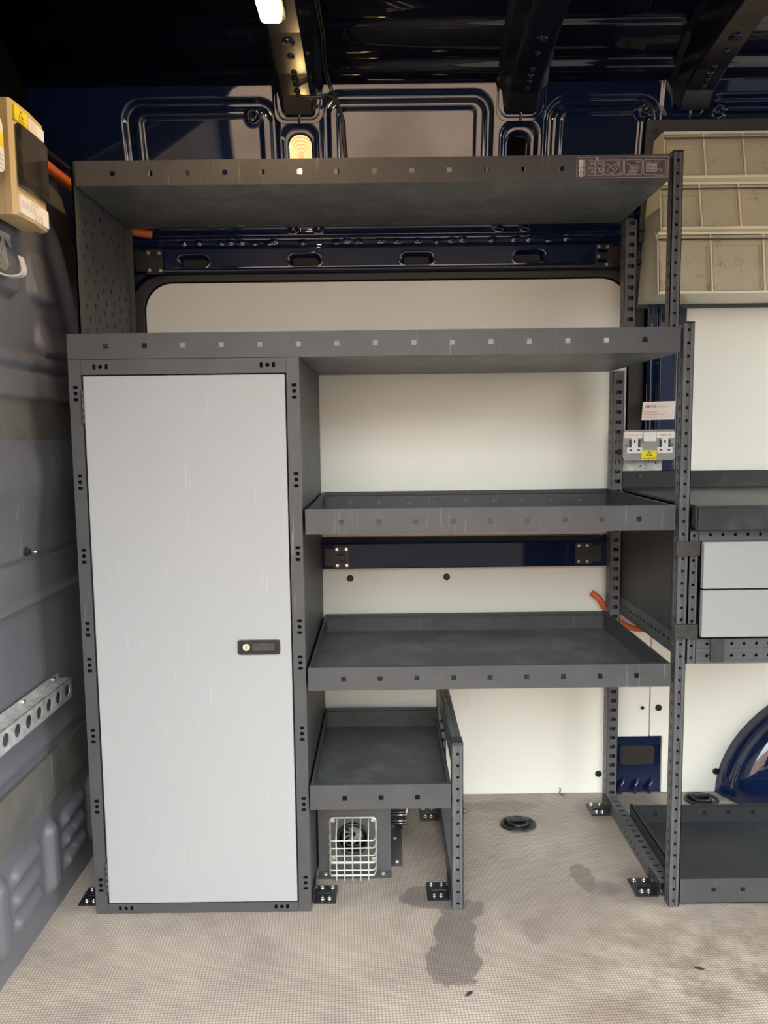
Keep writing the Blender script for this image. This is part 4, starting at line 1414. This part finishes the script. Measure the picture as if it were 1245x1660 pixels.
# galvanised perforated channel
ch = thing('perforated_channel', (-0.73, 1.42, 0.455), 'galvanised channel with round holes screwed to the bulkhead', 'rail')
cb_ = MB().plate(rrect(1.10, 1.718, 0.470, 0.516, .006), [circ(1.694 - i * 0.0475, 0.493, 0.0135, 18) for i in range(12)], (-0.722, 0, 0), Y_, Z_, X_, 0.002)
cb_.build('front_web', 'galv', ch)
MB().box(-0.744, -0.720, 1.10, 1.714, 0.5145, 0.5165).build('top_flange', 'galv', ch)
MB().plate([(1.10, 0.5165), (1.706, 0.5165), (1.700, 0.532), (1.10, 0.532)], [], (-0.7445, 0, 0), Y_, Z_, X_, 0.002).build('back_flange', 'galv', ch)
for y in (1.675, 1.53, 1.38):
    MB().cyl((-0.7425, y, 0.5245), X_, 0.005, 0.004, 10).build('screw', 'chrome', ch)
# lone bolt
bl = thing('bolt', (-0.745, 1.585, 0.83), 'dark bolt sticking out of the bulkhead', 'bolt')
MB().cyl((-0.7445, 1.585, 0.826), X_, 0.009, 0.003, 18).cyl((-0.7415, 1.585, 0.826), X_, 0.007, 0.006, 6, smooth=False).build('nut', 'blacksteel', bl)
MB().cyl((-0.7355, 1.585, 0.826), X_, 0.003, 0.016, 10).build('shank', 'chrome', bl)

# double socket
ds = thing('double_socket', (0.717, 2.10, 0.98), 'grey metal double wall socket with white inserts', 'socket')
sy = 2.083
MB().plate(rrect(0.6455, 0.7870, 0.9815, 1.0635, 0.010), [], (0, sy, 0), X_, Z_, Y_, 0.036).build('box', 'grey_box', ds, bevel=.003)


def front_label(x0, x1, z0, z1, m, name='label_tape', t=0.0012, parent=ds):
    return MB().box(x0, x1, sy - t, sy, z0, z1).build(name, m, parent)


front_label(0.6490, 0.6970, 1.0415, 1.0575, 'paper')
front_label(0.7355, 0.7830, 1.0415, 1.0575, 'paper')
text_part('SOCKET 1', 0.0092, 'red', ds, (0.6730, sy - .0012, 1.0463), X_, Z_, align='CENTER')
text_part('240V 3A', 0.0092, 'red', ds, (0.7593, sy - .0012, 1.0463), X_, Z_, align='CENTER')
for x0, x1 in ((0.7000, 0.7165), (0.7170, 0.7335)):
    MB().plate([(sy - .0035, 1.0300), (sy, 1.0300), (sy, 1.0575), (sy - .0015, 1.0575), (sy - .0055, 1.0330)], [], (x0, 0, 0), Y_, Z_, X_, x1 - x0).build('rocker_switch', 'whitep', ds)
for cx in (0.6770, 0.7585):
    pts = [(cx - .0205, 1.0010), (cx + .0205, 1.0010), (cx + .0205, 1.0165), (cx + .0085, 1.0165), (cx + .0085, 1.0410), (cx - .0085, 1.0410), (cx - .0085, 1.0165), (cx - .0205, 1.0165)]
    o = MB().plate(pts, [crect(cx, 1.0320, .0045, .009), crect(cx - .011, 1.0095, .0075, .0042), crect(cx + .011, 1.0095, .0075, .0042)], (0, sy - .001, 0), X_, Z_, Y_, 0.001).build('socket_insert', 'whitep', ds)
    MB().plate(rect(cx - .015, cx + .015, 1.0050, 1.0375), [], (0, sy - .0002, 0), X_, Z_, Y_, 0.0001).build('pin_hole', 'ink', o)
front_label(0.6955, 0.7365, 0.9825, 1.0085, 'yellow', 'warning_label', 0.0014)
MB().plate([(0.7075, 0.9930), (0.7245, 0.9930), (0.7160, 1.0070)], [[(0.7105, 0.9946), (0.7215, 0.9946), (0.7160, 1.0038)]], (0, sy - .0017, 0), X_, Z_, Y_, .0003).build('warning_triangle', 'ink', ds)
MB().plate([(0.7168, 1.0015), (0.7150, 0.9985), (0.7165, 0.9985), (0.7152, 0.9955), (0.7178, 0.9990), (0.7163, 0.9990)], [], (0, sy - .0017, 0), X_, Z_, Y_, .0003).build('warning_bolt', 'ink', ds)
text_part('DANGER 240V', 0.0055, 'ink', ds, (0.7160, sy - .0014, 0.9850), X_, Z_, align='CENTER', bold=.0001)
for x in (0.6545, 0.7775):
    MB().cyl((x, sy, 1.0225), (0, -1, 0), 0.0032, 0.0015, 14).build('screw', 'chrome', ds)
gp = thing('backing_plate', (0.70, 2.124, 0.955), 'galvanised plate behind the double socket', 'plate')
MB().plate(rect(0.640, 0.765, 0.9515, 1.045), [circ(0.7065, 0.9645, .0026), circ(0.7485, 0.974, .003), circ(0.728, 0.979, .002), circ(0.648, 0.977, .002)], (0, 2.121, 0), X_, Z_, Y_, 0.0022).build('plate', 'galv', gp)
sg = thing('warning_notice', (0.76, 2.14, 1.09), 'white notice above the double socket, red print partly paled as glare', 'sign')
MB().plate([(0.7130, 1.0905), (0.8030, 1.0915), (0.8055, 1.1415), (0.7160, 1.1395)], [], (0, 2.1395, 0), X_, Z_, Y_, 0.0015).build('card', 'paper', sg)
text_part('IMPOR', 0.0105, 'red', sg, (0.7230, 2.1395, 1.1240), X_, Z_, bold=.0002)
text_part('TANT', 0.0105, 'redglare', sg, (0.7565, 2.1395, 1.1240), X_, Z_).scale = (1, 1, 1)
for k, (a, b_) in enumerate((('THIS SOCKET IS ', 'FOR'), ('BATTERIES FOR CORD', 'LESS'), ('TOOLS AND IT ', 'EQUIPMENT'))):
    zz = 1.1100 - k * .0068
    text_part(a, 0.0058, 'red', sg, (0.7190, 2.1395, zz), X_, Z_)
    text_part(b_, 0.0058, 'redglare', sg, (0.7190 + len(a) * 0.0036, 2.1395, zz), X_, Z_)

# orange conduits
def conduit(label, pts, r, cat='conduit'):
    P = arc_pts(pts, 24)
    o = MB().tube(P, r, 12, rfun=lambda i: r * (1.0 if i % 2 else 0.86)).build('corrugated_conduit', 'orange')
    return tag(o, label, cat)


conduit('orange corrugated conduit behind the fuse box', [(-0.742, 1.655, 1.650), (-0.735, 1.76, 1.657), (-0.722, 1.86, 1.648), (-0.700, 1.95, 1.640), (-0.690, 2.03, 1.615), (-0.675, 2.07, 1.600), (-0.60, 2.088, 1.588)], 0.012)
conduit('orange corrugated conduit looping behind the tall end frame', [(0.585, 2.150, 0.607), (0.603, 2.138, 0.592), (0.622, 2.140, 0.563), (0.652, 2.143, 0.532), (0.690, 2.145, 0.508), (0.725, 2.146, 0.501), (0.765, 2.148, 0.503), (0.83, 2.150, 0.52)], 0.0088)

# black cable behind the upper conduit
bc = MB().tube(arc_pts([(-0.742, 1.70, 1.695), (-0.735, 1.80, 1.690), (-0.715, 1.92, 1.678), (-0.70, 2.0, 1.672)], 10), 0.006, 8).build('black_cable', 'black')
tag(bc, 'black cable above the orange conduit by the fuse box', 'cable')

# lamps
rl = thing('roof_lamp', (-0.222, 1.63, 1.955), 'lit LED strip lamp under the first roof bow', 'lamp')
MB().plate(rrect(-0.250, -0.194, 1.46, 1.737, .010), [], (0, 0, 1.9385), X_, Y_, Z_, 0.011).build('housing', 'blacksteel', rl, bevel=.002)
MB().plate(rrect(-0.246, -0.203, 1.475, 1.729, .012), [], (0, 0, 1.9290), X_, Y_, Z_, 0.0094).build('lens', 'lamp', rl, bevel=.003)
wlm = thing('pillar_lamp', (-0.208, 2.12, 1.75), 'glowing ribbed pillar lamp above the topmost shelf', 'lamp')
# rounded-top ribbed lens lying in the pillar pocket, following the lean of the wall
Vl, Wl = Vector((0, -0.2425, 0.970)), Vector((0, -0.970, -0.2425))
org_l = Vector((-0.207, 2.1335, 1.745))


def arch_loop(w, z0, h, n=10):
    r = w * 0.8
    pts = [(w, z0), (w, h - r)] + [(w - r + r * math.cos(a), h - r + r * math.sin(a)) for a in [math.pi / 2 * k / n for k in range(1, n + 1)]]
    return pts + [(-u, v) for u, v in reversed(pts)]


MB().plate(arch_loop(0.0300, -0.02, 0.100), [], org_l, X_, Vl, Wl, 0.004).build('lens', 'lamplow', wlm)
for k in range(5):
    w = 0.0285 - k * 0.0050
    lp = arch_loop(w, -0.018, 0.098 - k * 0.0085)
    MB().tube([org_l + Vector(X_) * u + Vl * v + Wl * 0.0042 for u, v in lp], 0.0010, 6).build('lens_rib', 'lamprib', wlm)
MB().plate(crect(0, 0.012, 0.016, 0.026), [], org_l, X_, Vl, Wl, 0.0058).build('bulb', 'lampspot', wlm, bevel=.002)

# braided loom from the bow to the body side, and thin cables beside the bow
lm = thing('cable_loom', (-0.16, 2.03, 1.88), 'black braided cable loom hanging from the lamp bow', 'cable')
lp = arc_pts([(-0.205, 2.003, 1.899), (-0.185, 1.998, 1.891), (-0.150, 1.995, 1.889), (-0.125, 2.000, 1.895), (-0.105, 2.020, 1.885), (-0.095, 2.042, 1.86), (-0.093, 2.056, 1.82), (-0.090, 2.068, 1.78), (-0.085, 2.08, 1.70)], 16)
MB().tube(lp, 0.0048, 8, rfun=lambda i: 0.0050 if i % 2 else 0.0042).build('braided_sleeve', 'blacksteel', lm)
for dx in (0.0, 0.006):
    MB().tube(arc_pts([(-0.132 + dx, 1.55, 1.985), (-0.132 + dx, 1.75, 1.980), (-0.130 + dx, 1.88, 1.972), (-0.133 + dx, 1.96, 1.945), (-0.120 + dx, 1.995, 1.905), (-0.108 + dx, 2.01, 1.890)], 8), 0.0020, 6).build('thin_cable', 'black', lm)

# threaded insert and eyelets on the body side
for (cx, cz, lab) in ((-0.326, 1.880, 'chromed ring clip left of the lamp bow'), (0.684, 1.883, 'chromed ring clip above the mounting panel'), (0.875, 1.879, 'chromed ring clip above the bins')):
    yy = 2.15 - (cz - 1.60) * .25 - 0.009
    pts = [Vector((cx + 0.011 * math.cos(a), yy, cz + 0.011 * math.sin(a))) for a in [2 * math.pi * k / 20 for k in range(20)]]
    o = MB().tube(pts, 0.0018, 6, closed=True).build('ring_clip', 'hinge')
    tag(o, lab, 'clip', 'ring clips on the upper body side')
bo2 = MB().cyl((-0.690, 2.112, 1.765), (0, -0.97, -0.24), 0.011, 0.006, 18, r2=0.008).build('panel_bolt', 'chrome')
tag(bo2, 'bright bolt head on the navy wall over the top shelf', 'bolt')

# ================================================================== FLOOR THINGS
ht = thing('heater', (-0.084, 1.88, 0.0), 'grey floor heater box with a fan behind a wire grille', 'heater')
hy = 1.783
MB().plate(rect(-0.1690, 0.0070, 0.001, 0.222), [circ(-0.085, 0.085, 0.038, 28)], (0, hy, 0), X_, Z_, Y_, 0.002).build('front_panel', 'heater', ht)
MB().box(-0.1690, -0.1670, hy + .002, 1.985, 0.001, 0.222).box(0.005, 0.007, hy + .002, 1.985, 0.001, 0.222).box(-0.167, 0.005, 1.983, 1.985, 0.001, 0.222).box(-0.1690, 0.007, hy, 1.985, 0.222, 0.224).build('casing', 'heater', ht)
MB().box(-0.1690, 0.0080, 1.752, hy, 0.0005, 0.0025).build('front_flange', 'heater', ht)
MB().box(0.0075, 0.0360, 1.802, 1.985, 0.0005, 0.0025).build('side_flange', 'heater', ht)
for x, y in ((-0.151, 1.766), (-0.012, 1.766), (0.022, 1.818), (0.018, 1.93)):
    MB().cyl((x, y, 0.0025), Z_, 0.0055, 0.004, 12, r2=.004).build('screw', 'brass', ht)
fan = MB()
ring = [Vector((-0.085 + 0.037 * math.cos(a), hy - 0.001, 0.085 + 0.037 * math.sin(a))) for a in [2 * math.pi * k / 36 for k in range(36)]]
fan.tube(ring, 0.0045, 8, closed=True)
ring = [Vector((-0.085 + 0.026 * math.cos(a), hy + 0.012, 0.085 + 0.026 * math.sin(a))) for a in [2 * math.pi * k / 30 for k in range(30)]]
fan.tube(ring, 0.0030, 8, closed=True)
fan.cyl((-0.085, hy + 0.050, 0.085), (0, -1, 0), 0.045, 0.002, 24)
fo = fan.build('fan_shroud', 'black', ht)
bl_ = MB()
for k in range(9):
    a = 2 * math.pi * k / 9
    u, w = Vector((math.cos(a), 0, math.sin(a))), Vector((-math.sin(a), 0.6, math.cos(a)))
    c = Vector((-0.085, hy + 0.020, 0.085))
    q = [c + u * .006 - w * .003, c + u * .023 - w * .006, c + u * .023 + w * .006, c + u * .006 + w * .003]
    bl_.add(q + [p + Vector((0, .001, 0)) for p in q], [(0, 1, 2, 3), (7, 6, 5, 4), (0, 4, 5, 1), (1, 5, 6, 2), (2, 6, 7, 3), (3, 7, 4, 0)])
bl_.build('fan_rotor', 'rotor', ht)
# wire basket grille
gz0, gz1, gx0, gx1, gy = 0.018, 0.139, -0.1400, -0.0290, 1.735
gr = thing('wire_grille', ((gx0 + gx1) / 2, gy, 0.0), 'welded wire basket guard over the heater fan', 'grille')


def wire(pts, name='wire', closed=False, r=0.0016):
    return MB().tube(pts, r, 6, closed).build(name, 'wire', gr)


back = [(x, hy - .0025, z) for x, z in rrect(gx0, gx1, gz0 + 0.008, gz1, 0.008, 4)]
wire(back, 'rim_wire', True, .0020)
wire([(x, gy, z) for x, z in ((gx0 + .004, gz0), (gx1 - .004, gz0))], 'wire')
for z in (0.105, 0.087, 0.068, 0.050, 0.032, gz0 + .002):
    wire(arc_pts([(gx0, hy - .003, z), (gx0 + .001, gy + .012, z), (gx0 + .006, gy + .0005, z), (gx0 + .012, gy, z), (gx1 - .012, gy, z), (gx1 - .006, gy + .0005, z), (gx1 - .001, gy + .012, z), (gx1, hy - .003, z)], 3))
for k in range(5):
    x = gx0 + 0.0175 + k * 0.019
    wire(arc_pts([(x, hy - .003, gz1), (x, gy + .024, gz1 - .006), (x, gy + .006, 0.116), (x, gy - .002, 0.104), (x, gy - .002, 0.06), (x, gy - .002, 0.005)], 4))
for x in (gx0 + .007, gx1 - .007):
    for z in (gz1 - .006, 0.034):
        MB().cyl((x, hy - .0005, z), (0, -1, 0), 0.0065, 0.0035, 14, r2=.005).cyl((x, hy - .004, z), (0, -1, 0), 0.003, 0.003, 8).build('fixing_screw', 'chrome', gr)
# bright vent behind the heater
vt = thing('air_vent', (0.028, 1.95, 0.02), 'bright barred vent beside the heater box', 'vent')
MB().box(0.0080, 0.0520, 1.962, 1.980, 0.022, 0.078).build('vent_body', 'black', vt, bevel=.002)
for z in (0.028, 0.036, 0.052, 0.060, 0.070):
    MB().tube([(0.0085, 1.960, z), (0.049, 1.960, z), (0.0505, 1.963, z)], 0.0020, 6).build('vent_bar', 'chrome', vt)
MB().tube([(0.0505, 1.960, 0.026), (0.0505, 1.960, 0.074)], 0.0018, 6).build('vent_bar', 'chrome', vt)
MB().box(0.020, 0.040, 1.9805, 1.9835, 0.001, 0.03).build('vent_foot', 'black', vt)

# recessed lashing rings
def lashing(label, cx, cy, rot):
    t = thing('lashing_ring', (cx, cy, 0.0), label, 'lashing ring', 'lashing rings sunk in the floor')
    n = 32
    el = lambda rx, ry, z: [Vector((cx + rx * math.cos(2 * math.pi * k / n), cy + ry * math.sin(2 * math.pi * k / n), z)) for k in range(n)]
    b = MB()
    loops = [el(0.049, 0.042, 0.0005), el(0.048, 0.041, 0.005), el(0.043, 0.036, 0.006), el(0.040, 0.033, 0.002), el(0.030, 0.024, 0.0008)]
    vs = [p for l in loops for p in l]
    fs = []
    for i in range(len(loops) - 1):
        for k in range(n):
            fs.append((i * n + k, i * n + (k + 1) % n, (i + 1) * n + (k + 1) % n, (i + 1) * n + k))
    fs.append(tuple((len(loops) - 1) * n + k for k in range(n)))
    b.add(vs, fs, True)
    b.build('dish', 'black', t)
    pts = [Vector((cx + 0.026 * math.cos(a), cy + 0.004 + 0.024 * math.sin(a), 0.0065)) for a in [math.pi * (1.0 + k / 14) for k in range(15)]]
    MB().tube(pts, 0.0038, 8).build('ring', 'blacksteel', t)
    MB().box(cx - 0.032, cx + 0.032, cy + 0.006, cy + 0.022, 0.003, 0.012).build('hinge_bar', 'blacksteel', t, bevel=.003)
    MB().cyl((cx - 0.015, cy + .014, 0.012), Z_, 0.005, 0.002, 12).build('screw', 'hinge', t)
    MB().cyl((cx + 0.015, cy + .014, 0.012), Z_, 0.005, 0.002, 12).build('screw', 'hinge', t)
    return t


lashing('sunk lashing ring in the open floor between the frames', 0.355, 2.000, 0)
lashing('sunk lashing ring behind the floor tray', 0.905, 2.128, 0)
# small curled scrap against the lower board, stray bits on the mat
wsc = MB().tube(arc_pts([(0.506, 2.174, 0.020), (0.5085, 2.172, 0.014), (0.506, 2.171, 0.008), (0.509, 2.168, 0.003), (0.518, 2.162, 0.0022)], 6), 0.0018, 6).build('twig_scrap', 'rubstrip')
tag(wsc, 'tiny brown twig against the lower cream board', 'twig')
for x, y, a, lab in ((0.612, 1.428, -0.4, 'small dark scrap on the mat at the right'), (0.15, 1.365, 0.7, 'small dark scrap below the damp patch')):
    c, s = math.cos(a), math.sin(a)
    pts = [(x + u * c - v * s, y + u * s + v * c) for u, v in ((-.010, 0), (-.003, -.004), (.008, -.003), (.011, .001), (.002, .0045))]
    o = MB().plate(pts, [], (0, 0, 0.0006), X_, Y_, Z_, 0.0012).build('dark_scrap', 'ink')
    tag(o, lab, 'scrap')
